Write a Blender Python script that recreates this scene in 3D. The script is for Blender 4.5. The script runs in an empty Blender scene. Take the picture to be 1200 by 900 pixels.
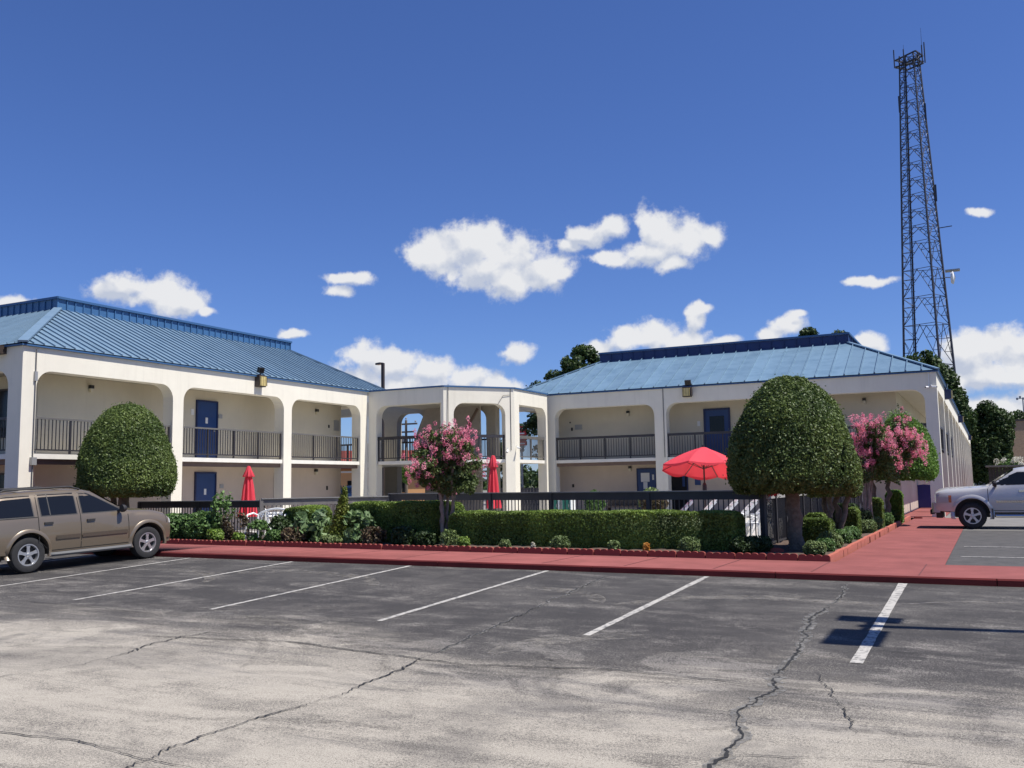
import bpy, math, random
import numpy as np
from mathutils import Vector, Matrix
random.seed(7); RNG = np.random.default_rng(11)
S = bpy.context.scene; COL = S.collection
R = math.radians
# ---------------------------------------------------------------- camera
cam = bpy.data.objects.new('camera', bpy.data.cameras.new('camera')); COL.objects.link(cam); S.camera = cam
cam.data.sensor_fit = 'HORIZONTAL'; cam.data.sensor_width = 36.0
cam.data.lens = 36.0 * 1098.42 / 1200.0
cam.data.clip_start = 0.1; cam.data.clip_end = 6000
_y, _p, _r = R(26.798), R(6.116), R(-0.9208)
_f = Vector((-math.sin(_y) * math.cos(_p), math.cos(_y) * math.cos(_p), math.sin(_p)))
_rt = Vector((math.cos(_y), math.sin(_y), 0)); _up = _rt.cross(_f)
_r2 = _rt * math.cos(_r) + _up * math.sin(_r); _u2 = -_rt * math.sin(_r) + _up * math.cos(_r)
cam.matrix_world = Matrix(((_r2.x, _u2.x, -_f.x, 0), (_r2.y, _u2.y, -_f.y, 0), (_r2.z, _u2.z, -_f.z, 1.4), (0, 0, 0, 1)))
# ---------------------------------------------------------------- light
SUN_EL = R(61); SUN_AZ = math.atan2(0.115, 0.993)            # angle from +X towards +Y
sdir = Vector((math.cos(SUN_AZ) * math.cos(SUN_EL), math.sin(SUN_AZ) * math.cos(SUN_EL), math.sin(SUN_EL)))
sun = bpy.data.objects.new('sun', bpy.data.lights.new('sun', 'SUN')); COL.objects.link(sun)
sun.data.energy = 5.0; sun.data.angle = R(0.53); sun.data.color = (1, 0.955, 0.89)
sun.rotation_euler = sdir.to_track_quat('Z', 'Y').to_euler()
S.view_settings.view_transform = 'Standard'; S.view_settings.look = 'None'
S.view_settings.exposure = 0.4; S.view_settings.gamma = 1.0
W = bpy.data.worlds.new('World'); S.world = W; W.use_nodes = True
PUFFS = [(-0.5397,0.243,0.0383,0.0237),(-0.5025,0.2563,0.041,0.0237),(-0.4655,0.2424,0.041,0.0255),(-0.438,0.224,0.0346,0.02),(-0.466,0.211,0.0273,0.0164),(-0.4982,0.2249,0.0455,0.02),(-0.5581,0.2429,0.0219,0.0146),(-0.4149,0.2216,0.0128,0.0073),(-0.3833,0.2626,0.0237,0.0109),(-0.361,0.2679,0.02,0.0109),(-0.4049,0.2517,0.0146,0.0082),(-0.3035,0.2615,0.0273,0.0255),(-0.2812,0.2531,0.0346,0.0219),(-0.2544,0.2531,0.0146,0.0109),(-0.3179,0.2393,0.0383,0.0128),(-0.3592,0.2368,0.0237,0.0073),(-0.2912,0.2255,0.02,0.0091),(-0.8613,0.2014,0.0328,0.0128),(-0.8331,0.1947,0.0364,0.0182),(-0.8085,0.19,0.0273,0.0146),(-0.7835,0.1826,0.0128,0.0055),(-0.9589,0.1757,0.0219,0.0082),(-0.6403,0.2196,0.0255,0.0073),(-0.6492,0.2061,0.0164,0.0073),(-0.6976,0.159,0.0164,0.0055),(-0.4626,0.1403,0.0219,0.0109),(-0.6222,0.1349,0.0328,0.0164),(-0.5952,0.1305,0.0401,0.0182),(-0.5589,0.1214,0.0364,0.0164),(-0.518,0.112,0.0401,0.0128),(-0.486,0.107,0.0273,0.0109),(-0.6311,0.1169,0.0273,0.0128),(-0.5772,0.1079,0.0546,0.0128),(-0.3754,0.1456,0.0182,0.0091),(-0.3478,0.1538,0.0237,0.0146),(-0.3162,0.1553,0.0291,0.0164),(-0.2851,0.1469,0.0364,0.0128),(-0.271,0.1685,0.0109,0.0146),(-0.2643,0.1798,0.0128,0.0073),(-0.2455,0.1433,0.0182,0.0073),(-0.1758,0.1605,0.0219,0.0128),(-0.1933,0.1493,0.0164,0.0091),(-0.1643,0.1702,0.0091,0.0046),(-0.0987,0.1347,0.0182,0.0128),(-0.0889,0.1957,0.0237,0.0046),(0.0103,0.2507,0.0091,0.0046),(-0.0108,0.1175,0.0328,0.0219),(0.0152,0.1236,0.0328,0.0182),(0.0363,0.1178,0.031,0.0219),(-0.0011,0.0964,0.0455,0.0164),(0.0312,0.0942,0.0273,0.0128),(-0.0277,0.0857,0.02,0.0128),(-0.003,0.0655,0.0364,0.0109),(0.0253,0.0584,0.0273,0.0146),(0.0436,0.0694,0.0273,0.0146)]
def build_sky():
    nt = W.node_tree; N = nt.nodes; L = nt.links; N.clear()
    out = N.new('ShaderNodeOutputWorld'); bg = N.new('ShaderNodeBackground'); L.new(bg.outputs[0], out.inputs[0])
    bg.inputs[1].default_value = SKY_STRENGTH
    sky = N.new('ShaderNodeTexSky'); sky.sky_type = 'NISHITA'; sky.sun_disc = False
    sky.sun_elevation = SUN_EL; sky.sun_rotation = math.pi / 2 - SUN_AZ
    sky.altitude = 150; sky.air_density = 1.0; sky.dust_density = 0.25; sky.ozone_density = 2.6
    hs = N.new('ShaderNodeHueSaturation'); hs.inputs['Saturation'].default_value = 1.0; L.new(sky.outputs[0], hs.inputs['Color'])
    tint = N.new('ShaderNodeMix'); tint.data_type = 'RGBA'; tint.blend_type = 'MULTIPLY'; tint.inputs[0].default_value = 1
    L.new(hs.outputs[0], tint.inputs[6]); tint.inputs[7].default_value = (*SKY_TINT, 1)
    tc = N.new('ShaderNodeTexCoord')
    def math_(op, a, b=None, c=None):
        m = N.new('ShaderNodeMath'); m.operation = op
        for i, v in enumerate((a, b, c)):
            if v is None: continue
            if isinstance(v, (int, float)): m.inputs[i].default_value = v
            else: L.new(v, m.inputs[i])
        return m.outputs[0]
    def vm(op, a, b=None):
        m = N.new('ShaderNodeVectorMath'); m.operation = op
        for i, v in enumerate((a, b)):
            if v is None: continue
            if isinstance(v, tuple): m.inputs[i].default_value = v
            else: L.new(v, m.inputs[i])
        return m.outputs[1] if op == 'LENGTH' else m.outputs[0]
    def noise(vec, scale, detail, rough=0.55):
        n = N.new('ShaderNodeTexNoise'); n.inputs['Scale'].default_value = scale; n.inputs['Detail'].default_value = detail
        n.inputs['Roughness'].default_value = rough; L.new(vec, n.inputs['Vector']); return n
    d = tc.outputs['Generated']
    w1 = noise(d, 22, 4, 0.5)
    dd = vm('ADD', d, vm('MULTIPLY', vm('SUBTRACT', w1.outputs['Color'], (0.5, 0.5, 0.5)), (0.03, 0.03, 0.022)))
    sp = N.new('ShaderNodeSeparateXYZ'); L.new(dd, sp.inputs[0])
    az = math_('ARCTAN2', sp.outputs[0], sp.outputs[1]); el = math_('ARCSINE', sp.outputs[2])
    cb = N.new('ShaderNodeCombineXYZ'); L.new(az, cb.inputs[0]); L.new(el, cb.inputs[1]); P = cb.outputs[0]
    def field(Pv):
        cur = None
        for a, e, ru, rv in PUFFS:
            ln = vm('LENGTH', vm('MULTIPLY', vm('SUBTRACT', Pv, (a, e, 0)), (1 / (ru * 1.03), 1 / (rv * 1.03), 0)))
            cur = ln if cur is None else math_('SMOOTH_MIN', cur, ln, 0.35)
        return cur
    cur = field(P); under = math_('SUBTRACT', cur, field(vm('ADD', P, (0.004, 0.010, 0))))
    fine = noise(d, 44, 8, 0.60)
    fld = math_('SUBTRACT', math_('SUBTRACT', 1.12, cur), math_('MULTIPLY', math_('SUBTRACT', 0.50, fine.outputs[0]), 1.9))
    # loose fair-weather clouds everywhere outside the framed part of the sky
    big = noise(vm('MULTIPLY', d, (1, 1, 2.2)), 3.4, 9, 0.56)
    away = N.new('ShaderNodeMapRange'); away.interpolation_type = 'SMOOTHSTEP'
    L.new(math_('ABSOLUTE', math_('ADD', az, 0.468)), away.inputs[0])
    away.inputs[1].default_value = 0.60; away.inputs[2].default_value = 0.95
    low = N.new('ShaderNodeMapRange'); low.interpolation_type = 'SMOOTHSTEP'; L.new(el, low.inputs[0])
    low.inputs[1].default_value = 0.75; low.inputs[2].default_value = 0.45
    oth = math_('MULTIPLY', math_('MULTIPLY', math_('SUBTRACT', big.outputs[0], 0.61), 7.0), math_('MULTIPLY', away.outputs[0], low.outputs[0]))
    fld = math_('MAXIMUM', fld, math_('SUBTRACT', oth, 0.25))
    mk = N.new('ShaderNodeMapRange'); mk.interpolation_type = 'SMOOTHSTEP'; L.new(fld, mk.inputs[0])
    mk.inputs[1].default_value = -0.10; mk.inputs[2].default_value = 0.55
    up = math_('GREATER_THAN', el, 0.0)
    mask = math_('MULTIPLY', mk.outputs[0], up)
    # cloud body: lit tops, greyer undersides (difference of the noise towards the sun), thick centre
    n1 = noise(d, 30, 5, 0.5); n2 = noise(vm('ADD', d, (0.008, 0.0, 0.016)), 30, 5, 0.5)
    rel = math_('SUBTRACT', math_('MULTIPLY', math_('SUBTRACT', n1.outputs[0], n2.outputs[0]), 2.0), math_('MULTIPLY', under, 0.75))
    b = math_('ADD', math_('ADD', 0.87, rel), math_('MULTIPLY', math_('SUBTRACT', fine.outputs[0], 0.5), 0.35))
    b = math_('MINIMUM', math_('MAXIMUM', b, 0.5), 1.02)
    cr = N.new('ShaderNodeMix'); cr.data_type = 'RGBA'
    L.new(math_('MULTIPLY', math_('SUBTRACT', b, 0.5), 1.95), cr.inputs[0])
    k = CLOUD_K / SKY_STRENGTH
    cr.inputs[6].default_value = (0.60 * k, 0.66 * k, 0.80 * k, 1); cr.inputs[7].default_value = (0.93 * k, 0.94 * k, 0.97 * k, 1)
    mx = N.new('ShaderNodeMix'); mx.data_type = 'RGBA'; L.new(mask, mx.inputs[0]); L.new(tint.outputs[2], mx.inputs[6]); L.new(cr.outputs[2], mx.inputs[7])
    L.new(mx.outputs[2], bg.inputs[0])
SKY_STRENGTH = 0.054; SKY_TINT = (0.79, 1.03, 1.68); CLOUD_K = 0.66
build_sky()
W.cycles.sampling_method = 'MANUAL'; W.cycles.sample_map_resolution = 1024

# ---------------------------------------------------------------- helpers
def tag(o, label=None, cat=None, group=None, kind=None):
    if label: o['label'] = label
    if cat: o['category'] = cat
    if group: o['group'] = group
    if kind: o['kind'] = kind
    return o
def thing(name, loc, label, cat, group=None, rz=0, scale=1):
    o = bpy.data.objects.new(name, None); COL.objects.link(o); o.location = loc; o.rotation_euler[2] = rz
    o.scale = (scale,) * 3; o.empty_display_size = 0.2
    return tag(o, label, cat, group)
def copy_tree(o, parent=None):
    c = o.copy(); COL.objects.link(c)
    if parent: c.parent = parent
    for ch in CH.get(o.name, []):
        k = copy_tree(ch, c); CH.setdefault(c.name, []).append(k)
    return c
CH = {}
def link(name, me, parent=None, mat=None, loc=None, smooth=None):
    """parent: local coordinates are the parent's own frame"""
    o = bpy.data.objects.new(name, me); COL.objects.link(o)
    if mat is not None and len(me.materials) == 0:
        for m in (mat if isinstance(mat, (list, tuple)) else [mat]): me.materials.append(m)
    if parent is not None:
        o.parent = parent; CH.setdefault(parent.name, []).append(o)
    if loc is not None: o.location = loc
    return o
class MB:
    def __init__(s, off=(0, 0, 0)): s.v = []; s.f = []; s.m = []; s.off = Vector(off); s.cur = 0
    def pts(s, ps):
        b = len(s.v); s.v += [tuple(Vector(p) - s.off) for p in ps]; return b
    def face(s, ps):
        b = s.pts(ps); s.f.append(tuple(range(b, b + len(ps)))); s.m.append(s.cur); return s
    def _add(s, vs, fs):
        b = s.pts(vs)
        for f in fs: s.f.append(tuple(b + i for i in f)); s.m.append(s.cur)
        return s
    def box(s, a, b):
        x0, y0, z0 = [min(p, q) for p, q in zip(a, b)]; x1, y1, z1 = [max(p, q) for p, q in zip(a, b)]
        return s._add([(x0,y0,z0),(x1,y0,z0),(x1,y1,z0),(x0,y1,z0),(x0,y0,z1),(x1,y0,z1),(x1,y1,z1),(x0,y1,z1)],
                      [(0,3,2,1),(4,5,6,7),(0,1,5,4),(1,2,6,5),(2,3,7,6),(3,0,4,7)])
    def bar(s, a, b, w, h, up=(0, 0, 1)):
        """box beam from a to b, w across, h along up"""
        a = Vector(a); b = Vector(b); d = (b - a).normalized(); u = Vector(up)
        sd = d.cross(u)
        if sd.length < 1e-4: sd = d.cross(Vector((1, 0, 0)))
        sd.normalize(); u = sd.cross(d).normalized()
        vs = [p + sd * i * w / 2 + u * j * h / 2 for p in (a, b) for i, j in ((-1, -1), (1, -1), (1, 1), (-1, 1))]
        return s._add(vs, [(0,1,2,3),(7,6,5,4),(0,4,5,1),(1,5,6,2),(2,6,7,3),(3,7,4,0)])
    def tube(s, path, rad, n=8, cap=True):
        path = [Vector(p) for p in path]; rads = rad if isinstance(rad, (list, tuple)) else [rad] * len(path)
        rings = []; prev = None
        for i, p in enumerate(path):
            d = (path[min(i + 1, len(path) - 1)] - path[max(i - 1, 0)]).normalized()
            a = Vector((0, 0, 1)) if abs(d.z) < 0.9 else Vector((1, 0, 0))
            if prev is None: u = d.cross(a).normalized()
            else: u = (prev - d * prev.dot(d)).normalized()
            prev = u; w = d.cross(u)
            rings.append(s.pts([p + (u * math.cos(t) + w * math.sin(t)) * rads[i] for t in [2 * math.pi * k / n for k in range(n)]]))
        for i in range(len(rings) - 1):
            for k in range(n):
                s.f.append((rings[i] + k, rings[i] + (k + 1) % n, rings[i + 1] + (k + 1) % n, rings[i + 1] + k)); s.m.append(s.cur)
        if cap:
            s.f.append(tuple(rings[0] + k for k in reversed(range(n)))); s.m.append(s.cur)
            s.f.append(tuple(rings[-1] + k for k in range(n))); s.m.append(s.cur)
        return s
    def lathe(s, prof, c=(0, 0, 0), axis='Z', n=24, star=None):
        """prof: (radius, height) list around an axis through c"""
        rings = []
        for r, h in prof:
            ps = []
            for k in range(n):
                t = 2 * math.pi * k / n; q = r * (star(k, h) if star else 1)
                x, y = q * math.cos(t), q * math.sin(t)
                ps.append({'Z': (c[0] + x, c[1] + y, c[2] + h), 'Y': (c[0] + x, c[1] + h, c[2] + y), 'X': (c[0] + h, c[1] + x, c[2] + y)}[axis])
            rings.append(s.pts(ps))
        for i in range(len(rings) - 1):
            for k in range(n):
                s.f.append((rings[i] + k, rings[i] + (k + 1) % n, rings[i + 1] + (k + 1) % n, rings[i + 1] + k)); s.m.append(s.cur)
        return s
    def prism(s, poly, ext, plane='XZ', at=0.0):
        """extrude a 2D polygon: plane XZ at y=at..at+ext, YZ at x=at..at+ext, XY at z=at..at+ext"""
        f = {'XZ': lambda p, e: (p[0], at + e, p[1]), 'YZ': lambda p, e: (at + e, p[0], p[1]), 'XY': lambda p, e: (p[0], p[1], at + e)}[plane]
        n = len(poly); vs = [f(p, 0) for p in poly] + [f(p, ext) for p in poly]
        return s._add(vs, [tuple(range(n)), tuple(range(2 * n - 1, n - 1, -1))] + [(i, (i + 1) % n, n + (i + 1) % n, n + i) for i in range(n)])
    def mesh(s, name, smooth=None):
        me = bpy.data.meshes.new(name); me.from_pydata(s.v, [], s.f); me.validate(clean_customdata=False)
        if len(set(s.m)) > 1 and len(me.polygons) == len(s.m): me.polygons.foreach_set('material_index', s.m)
        import bmesh
        bm = bmesh.new(); bm.from_mesh(me); bmesh.ops.remove_doubles(bm, verts=bm.verts, dist=1e-5) if smooth else None
        bmesh.ops.recalc_face_normals(bm, faces=bm.faces)
        if smooth:
            for f in bm.faces: f.smooth = True
            for e in bm.edges:
                if len(e.link_faces) == 2 and e.calc_face_angle(0) > R(smooth): e.smooth = False
        bm.to_mesh(me); bm.free()
        return me
    def build(s, name, mat, parent=None, loc=None, smooth=None): return link(name, s.mesh(name, smooth), parent, mat, loc)
def kid(parent, name, mat, fn, smooth=None):
    """a part given in world coordinates under an unrotated, unscaled parent"""
    mb = MB(parent.location); fn(mb); return mb.build(name, mat, parent, smooth=smooth)

# ---------------------------------------------------------------- materials
MATS = {}
def mat(name, col, rough=0.7, metal=0.0, spec=0.5, noise=0.0, nscale=8.0, bump=0.0, bscale=60.0, coat=0.0, col2=None, emit=None, sub=None):
    if name in MATS: return MATS[name]
    m = bpy.data.materials.new(name); m.use_nodes = True; nt = m.node_tree; N = nt.nodes; L = nt.links
    b = N['Principled BSDF']; b.inputs['Base Color'].default_value = (*col, 1); b.inputs['Roughness'].default_value = rough
    b.inputs['Metallic'].default_value = metal; b.inputs['Specular IOR Level'].default_value = spec
    b.inputs['Coat Weight'].default_value = coat
    if noise or col2:
        tc = N.new('ShaderNodeTexCoord'); n = N.new('ShaderNodeTexNoise'); n.inputs['Scale'].default_value = nscale
        n.inputs['Detail'].default_value = 6; n.inputs['Roughness'].default_value = 0.62; L.new(tc.outputs['Object'], n.inputs['Vector'])
        r = N.new('ShaderNodeValToRGB'); c2 = col2 or tuple(c * (1 - noise) for c in col)
        r.color_ramp.elements[0].position = 0.32; r.color_ramp.elements[1].position = 0.68
        r.color_ramp.elements[0].color = (*c2, 1); r.color_ramp.elements[1].color = (*col, 1)
        L.new(n.outputs[0], r.inputs[0]); L.new(r.outputs[0], b.inputs['Base Color'])
    if bump:
        tc = N.new('ShaderNodeTexCoord'); n = N.new('ShaderNodeTexNoise'); n.inputs['Scale'].default_value = bscale
        n.inputs['Detail'].default_value = 4; L.new(tc.outputs['Object'], n.inputs['Vector'])
        bp = N.new('ShaderNodeBump'); bp.inputs['Strength'].default_value = bump; bp.inputs['Distance'].default_value = 0.02
        L.new(n.outputs[0], bp.inputs['Height']); L.new(bp.outputs[0], b.inputs['Normal'])
    MATS[name] = m; return m
stucco = mat('stucco', (0.74, 0.70, 0.585), 0.85, noise=0.07, nscale=1.3, bump=0.25, bscale=45)
def add_streaks(m, amt=0.16):
    nt = m.node_tree; L = nt.links; b = nt.nodes['Principled BSDF']; src = b.inputs['Base Color'].links[0].from_socket
    tc = N_(nt, 'ShaderNodeTexCoord'); geo = N_(nt, 'ShaderNodeNewGeometry'); mp = N_(nt, 'ShaderNodeMapping'); mp.inputs['Scale'].default_value = (5, 5, 0.28); L.new(geo.outputs['Position'], mp.inputs[0])
    n = N_(nt, 'ShaderNodeTexNoise'); n.inputs['Scale'].default_value = 1.0; n.inputs['Detail'].default_value = 7; n.inputs['Roughness'].default_value = 0.65; L.new(mp.outputs[0], n.inputs['Vector'])
    r = N_(nt, 'ShaderNodeMapRange'); r.inputs[1].default_value = 0.52; r.inputs[2].default_value = 0.80; r.inputs[4].default_value = amt; L.new(n.outputs[0], r.inputs[0])
    sp = N_(nt, 'ShaderNodeSeparateXYZ'); L.new(geo.outputs['Position'], sp.inputs[0]); r2 = N_(nt, 'ShaderNodeMapRange'); r2.inputs[1].default_value = 0.7; r2.inputs[2].default_value = 0.0; r2.inputs[4].default_value = 0.30; L.new(sp.outputs[2], r2.inputs[0])
    n2 = N_(nt, 'ShaderNodeTexNoise'); n2.inputs['Scale'].default_value = 3.5; n2.inputs['Detail'].default_value = 5; L.new(geo.outputs['Position'], n2.inputs['Vector'])
    q = N_(nt, 'ShaderNodeMath', operation='MULTIPLY'); L.new(r2.outputs[0], q.inputs[0]); L.new(n2.outputs[0], q.inputs[1]); a = N_(nt, 'ShaderNodeMath', operation='ADD'); L.new(q.outputs[0], a.inputs[0]); L.new(r.outputs[0], a.inputs[1])
    mx = N_(nt, 'ShaderNodeMix', data_type='RGBA'); L.new(a.outputs[0], mx.inputs[0]); L.new(src, mx.inputs[6]); mx.inputs[7].default_value = (0.22, 0.19, 0.15, 1); L.new(mx.outputs[2], b.inputs['Base Color'])
def N_(nt, t, **kw):
    n = nt.nodes.new(t)
    for k, v in kw.items(): setattr(n, k, v)
    return n
add_streaks(stucco)
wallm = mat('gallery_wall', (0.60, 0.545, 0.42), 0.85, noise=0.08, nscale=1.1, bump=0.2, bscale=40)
wall_low = mat('lower_wall', (0.58, 0.48, 0.385), 0.85, noise=0.1, nscale=1.1, bump=0.2, bscale=40)  # pinker than the upper walls: light bounced off the walkway put into colour
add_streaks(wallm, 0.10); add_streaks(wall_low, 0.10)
soffit = mat('soffit_board', (0.50, 0.45, 0.35), 0.85, noise=0.08, nscale=2)
concrete = mat('concrete', (0.24, 0.225, 0.205), 0.9, noise=0.25, nscale=2.2, bump=0.2)
slabm = mat('slab_edge', (0.74, 0.71, 0.63), 0.85, noise=0.12, nscale=3)
beam_brown = mat('beam_brown', (0.16, 0.11, 0.085), 0.8, noise=0.2, nscale=4)
blue_door = mat('blue_door_paint', (0.010, 0.045, 0.165), 0.42, noise=0.15, nscale=3)
blue_dark = mat('blue_frame_paint', (0.006, 0.016, 0.075), 0.45)
trim_blue = mat('trim_blue', (0.035, 0.10, 0.22), 0.5)
rail_dark = mat('rail_dark', (0.035, 0.032, 0.036), 0.5, noise=0.3, nscale=6)
rail_grey = mat('rail_grey', (0.13, 0.125, 0.115), 0.55, noise=0.2, nscale=4)
glass_dark = mat('dark_glass', (0.006, 0.007, 0.008), 0.12, spec=0.3)
white_metal = mat('white_metal', (0.78, 0.78, 0.76), 0.45)
black_metal = mat('black_metal', (0.02, 0.02, 0.02), 0.45)
bronze = mat('dark_bronze', (0.045, 0.032, 0.026), 0.5, noise=0.2, nscale=5)
lens_yellow = mat('yellowed_lens', (0.62, 0.50, 0.20), 0.25, noise=0.25, nscale=9)
paper = mat('paper', (0.7, 0.7, 0.68), 0.8)
grey_metal = mat('grey_metal', (0.35, 0.35, 0.34), 0.5, metal=0.4)
red_fabric = mat('coral_red_fabric', (0.80, 0.07, 0.10), 0.8, noise=0.08, nscale=5)
def fabric_translucent(m, col):
    nt = m.node_tree; N = nt.nodes; L = nt.links; b = N['Principled BSDF']; o = N['Material Output']
    t = N.new('ShaderNodeBsdfTranslucent'); t.inputs[0].default_value = (*col, 1); mx = N.new('ShaderNodeMixShader'); mx.inputs[0].default_value = 0.32
    L.new(b.outputs[0], mx.inputs[1]); L.new(t.outputs[0], mx.inputs[2]); L.new(mx.outputs[0], o.inputs[0])
fabric_translucent(red_fabric, (0.85, 0.06, 0.07))

def N_(nt, t, **kw):
    n = nt.nodes.new(t)
    for k, v in kw.items(): setattr(n, k, v)
    return n
def roof_mat(name, col, stain, amt):
    m = bpy.data.materials.new(name); m.use_nodes = True; nt = m.node_tree; L = nt.links; b = nt.nodes['Principled BSDF']
    b.inputs['Roughness'].default_value = 0.42; b.inputs['Specular IOR Level'].default_value = 0.6
    tc = N_(nt, 'ShaderNodeTexCoord'); oi = N_(nt, 'ShaderNodeObjectInfo')
    mp = N_(nt, 'ShaderNodeMapping'); mp.inputs['Scale'].default_value = (0.8, 0.8, 2.5); L.new(tc.outputs['Object'], mp.inputs[0])
    n = N_(nt, 'ShaderNodeTexNoise'); n.inputs['Scale'].default_value = 1.6; n.inputs['Detail'].default_value = 9; n.inputs['Roughness'].default_value = 0.7
    L.new(mp.outputs[0], n.inputs['Vector'])
    r = N_(nt, 'ShaderNodeMapRange'); r.inputs[1].default_value = 0.45; r.inputs[2].default_value = 0.75; r.inputs[4].default_value = amt; L.new(n.outputs[0], r.inputs[0])
    mx = N_(nt, 'ShaderNodeMix', data_type='RGBA'); mx.inputs[6].default_value = (*col, 1); mx.inputs[7].default_value = (*stain, 1); L.new(r.outputs[0], mx.inputs[0])
    hv = N_(nt, 'ShaderNodeHueSaturation'); L.new(mx.outputs[2], hv.inputs['Color'])
    mr = N_(nt, 'ShaderNodeMapRange'); L.new(oi.outputs['Random'], mr.inputs[0]); mr.inputs[3].default_value = 0.92; mr.inputs[4].default_value = 1.06
    L.new(mr.outputs[0], hv.inputs['Value']); L.new(hv.outputs[0], b.inputs['Base Color']); return m
roof_left = roof_mat('blue_roof_metal', (0.155, 0.235, 0.31), (0.095, 0.165, 0.24), 0.6)
roof_right = roof_mat('weathered_blue_roof_metal', (0.145, 0.235, 0.32), (0.075, 0.14, 0.21), 0.8)
parapet_m = roof_mat('blue_parapet_metal', (0.045, 0.13, 0.27), (0.03, 0.09, 0.2), 0.5)
navy = mat('shaded_blue_parapet', (0.010, 0.035, 0.13), 0.5, noise=0.25, nscale=1.5)  # darker copy of the parapet blue: shade of the unlit front put into colour

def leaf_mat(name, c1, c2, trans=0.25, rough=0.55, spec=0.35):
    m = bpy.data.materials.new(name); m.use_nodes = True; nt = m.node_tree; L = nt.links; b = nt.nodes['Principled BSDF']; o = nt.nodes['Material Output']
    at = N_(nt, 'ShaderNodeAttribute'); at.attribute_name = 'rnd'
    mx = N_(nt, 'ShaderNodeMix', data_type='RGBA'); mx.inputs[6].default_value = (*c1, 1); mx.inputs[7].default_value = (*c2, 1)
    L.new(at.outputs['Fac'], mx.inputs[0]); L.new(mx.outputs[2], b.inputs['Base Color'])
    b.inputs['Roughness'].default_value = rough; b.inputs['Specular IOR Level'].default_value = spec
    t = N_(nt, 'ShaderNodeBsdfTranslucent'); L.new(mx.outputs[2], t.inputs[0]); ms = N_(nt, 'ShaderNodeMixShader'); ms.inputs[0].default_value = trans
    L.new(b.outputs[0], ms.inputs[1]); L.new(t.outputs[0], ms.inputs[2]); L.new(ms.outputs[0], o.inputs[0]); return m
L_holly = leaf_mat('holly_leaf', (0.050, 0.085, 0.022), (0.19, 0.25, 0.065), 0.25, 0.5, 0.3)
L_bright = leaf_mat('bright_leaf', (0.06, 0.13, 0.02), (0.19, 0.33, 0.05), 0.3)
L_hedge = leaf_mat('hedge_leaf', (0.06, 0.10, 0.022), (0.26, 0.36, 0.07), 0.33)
L_dark = leaf_mat('dark_leaf', (0.02, 0.04, 0.012), (0.06, 0.10, 0.028), 0.2)
L_tree = leaf_mat('tree_leaf', (0.022, 0.045, 0.014), (0.075, 0.12, 0.03), 0.25)
L_per = leaf_mat('perennial_leaf', (0.05, 0.105, 0.03), (0.17, 0.29, 0.08), 0.3)
L_conifer = leaf_mat('golden_conifer_leaf', (0.08, 0.12, 0.015), (0.26, 0.30, 0.05), 0.25)
L_sage = leaf_mat('sage_leaf', (0.09, 0.14, 0.045), (0.27, 0.34, 0.13), 0.3)
L_big = leaf_mat('large_leaf', (0.06, 0.12, 0.045), (0.24, 0.34, 0.15), 0.3)
L_shrub = leaf_mat('shrub_leaf', (0.045, 0.075, 0.02), (0.15, 0.20, 0.06), 0.3)
L_lime = leaf_mat('lime_leaf', (0.10, 0.18, 0.03), (0.28, 0.40, 0.07), 0.3)
L_brown = leaf_mat('rose_leaf', (0.05, 0.05, 0.02), (0.15, 0.10, 0.06), 0.2)
L_pink = leaf_mat('pink_blossom', (0.72, 0.17, 0.27), (0.95, 0.46, 0.54), 0.4, 0.8)
L_white = leaf_mat('white_blossom', (0.5, 0.48, 0.38), (0.8, 0.78, 0.7), 0.3, 0.8)
L_orange = leaf_mat('orange_blossom', (0.5, 0.2, 0.04), (0.7, 0.4, 0.1), 0.3, 0.8)
bark = mat('bark', (0.20, 0.16, 0.12), 0.9, noise=0.5, nscale=14, bump=0.8, bscale=30)
bark_pale = mat('pale_bark', (0.34, 0.27, 0.21), 0.8, noise=0.45, nscale=9, bump=0.4, bscale=18)

# ---------------------------------------------------------------- foliage
def leaves_mesh(name, P, Nn, size, rnd=None, aspect=1.7, jitter=0.8, core=None, core_idx=1):
    n = len(P); Nn = Nn + RNG.normal(0, jitter, (n, 3)); Nn /= np.linalg.norm(Nn, axis=1)[:, None] + 1e-9
    t = RNG.normal(0, 1, (n, 3)); u = np.cross(Nn, t); u /= np.linalg.norm(u, axis=1)[:, None] + 1e-9; v = np.cross(Nn, u)
    s = (size * RNG.uniform(0.6, 1.3, n))[:, None]
    a = u * s * aspect / 2; b = v * s / 2
    V = np.stack([P - a, P - b + a * 0.1, P + a, P + b + a * 0.1], 1).reshape(-1, 3)
    r = RNG.uniform(0, 1, n) ** 1.5 if rnd is None else np.clip(rnd + RNG.normal(0, 0.22, n), 0, 1)
    nv = n * 4; nf = n; idx = np.arange(nv)
    cv, cf = core if core else (np.zeros((0, 3)), np.zeros((0, 4), int))
    V = np.vstack([V, cv]); idx = np.concatenate([idx, (cf + nv).ravel()]); nf2 = nf + len(cf)
    me = bpy.data.meshes.new(name); me.vertices.add(len(V)); me.vertices.foreach_set('co', V.astype(np.float32).ravel())
    me.loops.add(len(idx)); me.loops.foreach_set('vertex_index', idx.astype(np.int32))
    me.polygons.add(nf2); me.polygons.foreach_set('loop_start', np.arange(0, nf2 * 4, 4, dtype=np.int32)); me.update(calc_edges=True)
    at = me.attributes.new('rnd', 'FLOAT', 'FACE'); at.data.foreach_set('value', np.concatenate([r, np.zeros(len(cf))]).astype(np.float32))
    return me
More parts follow.
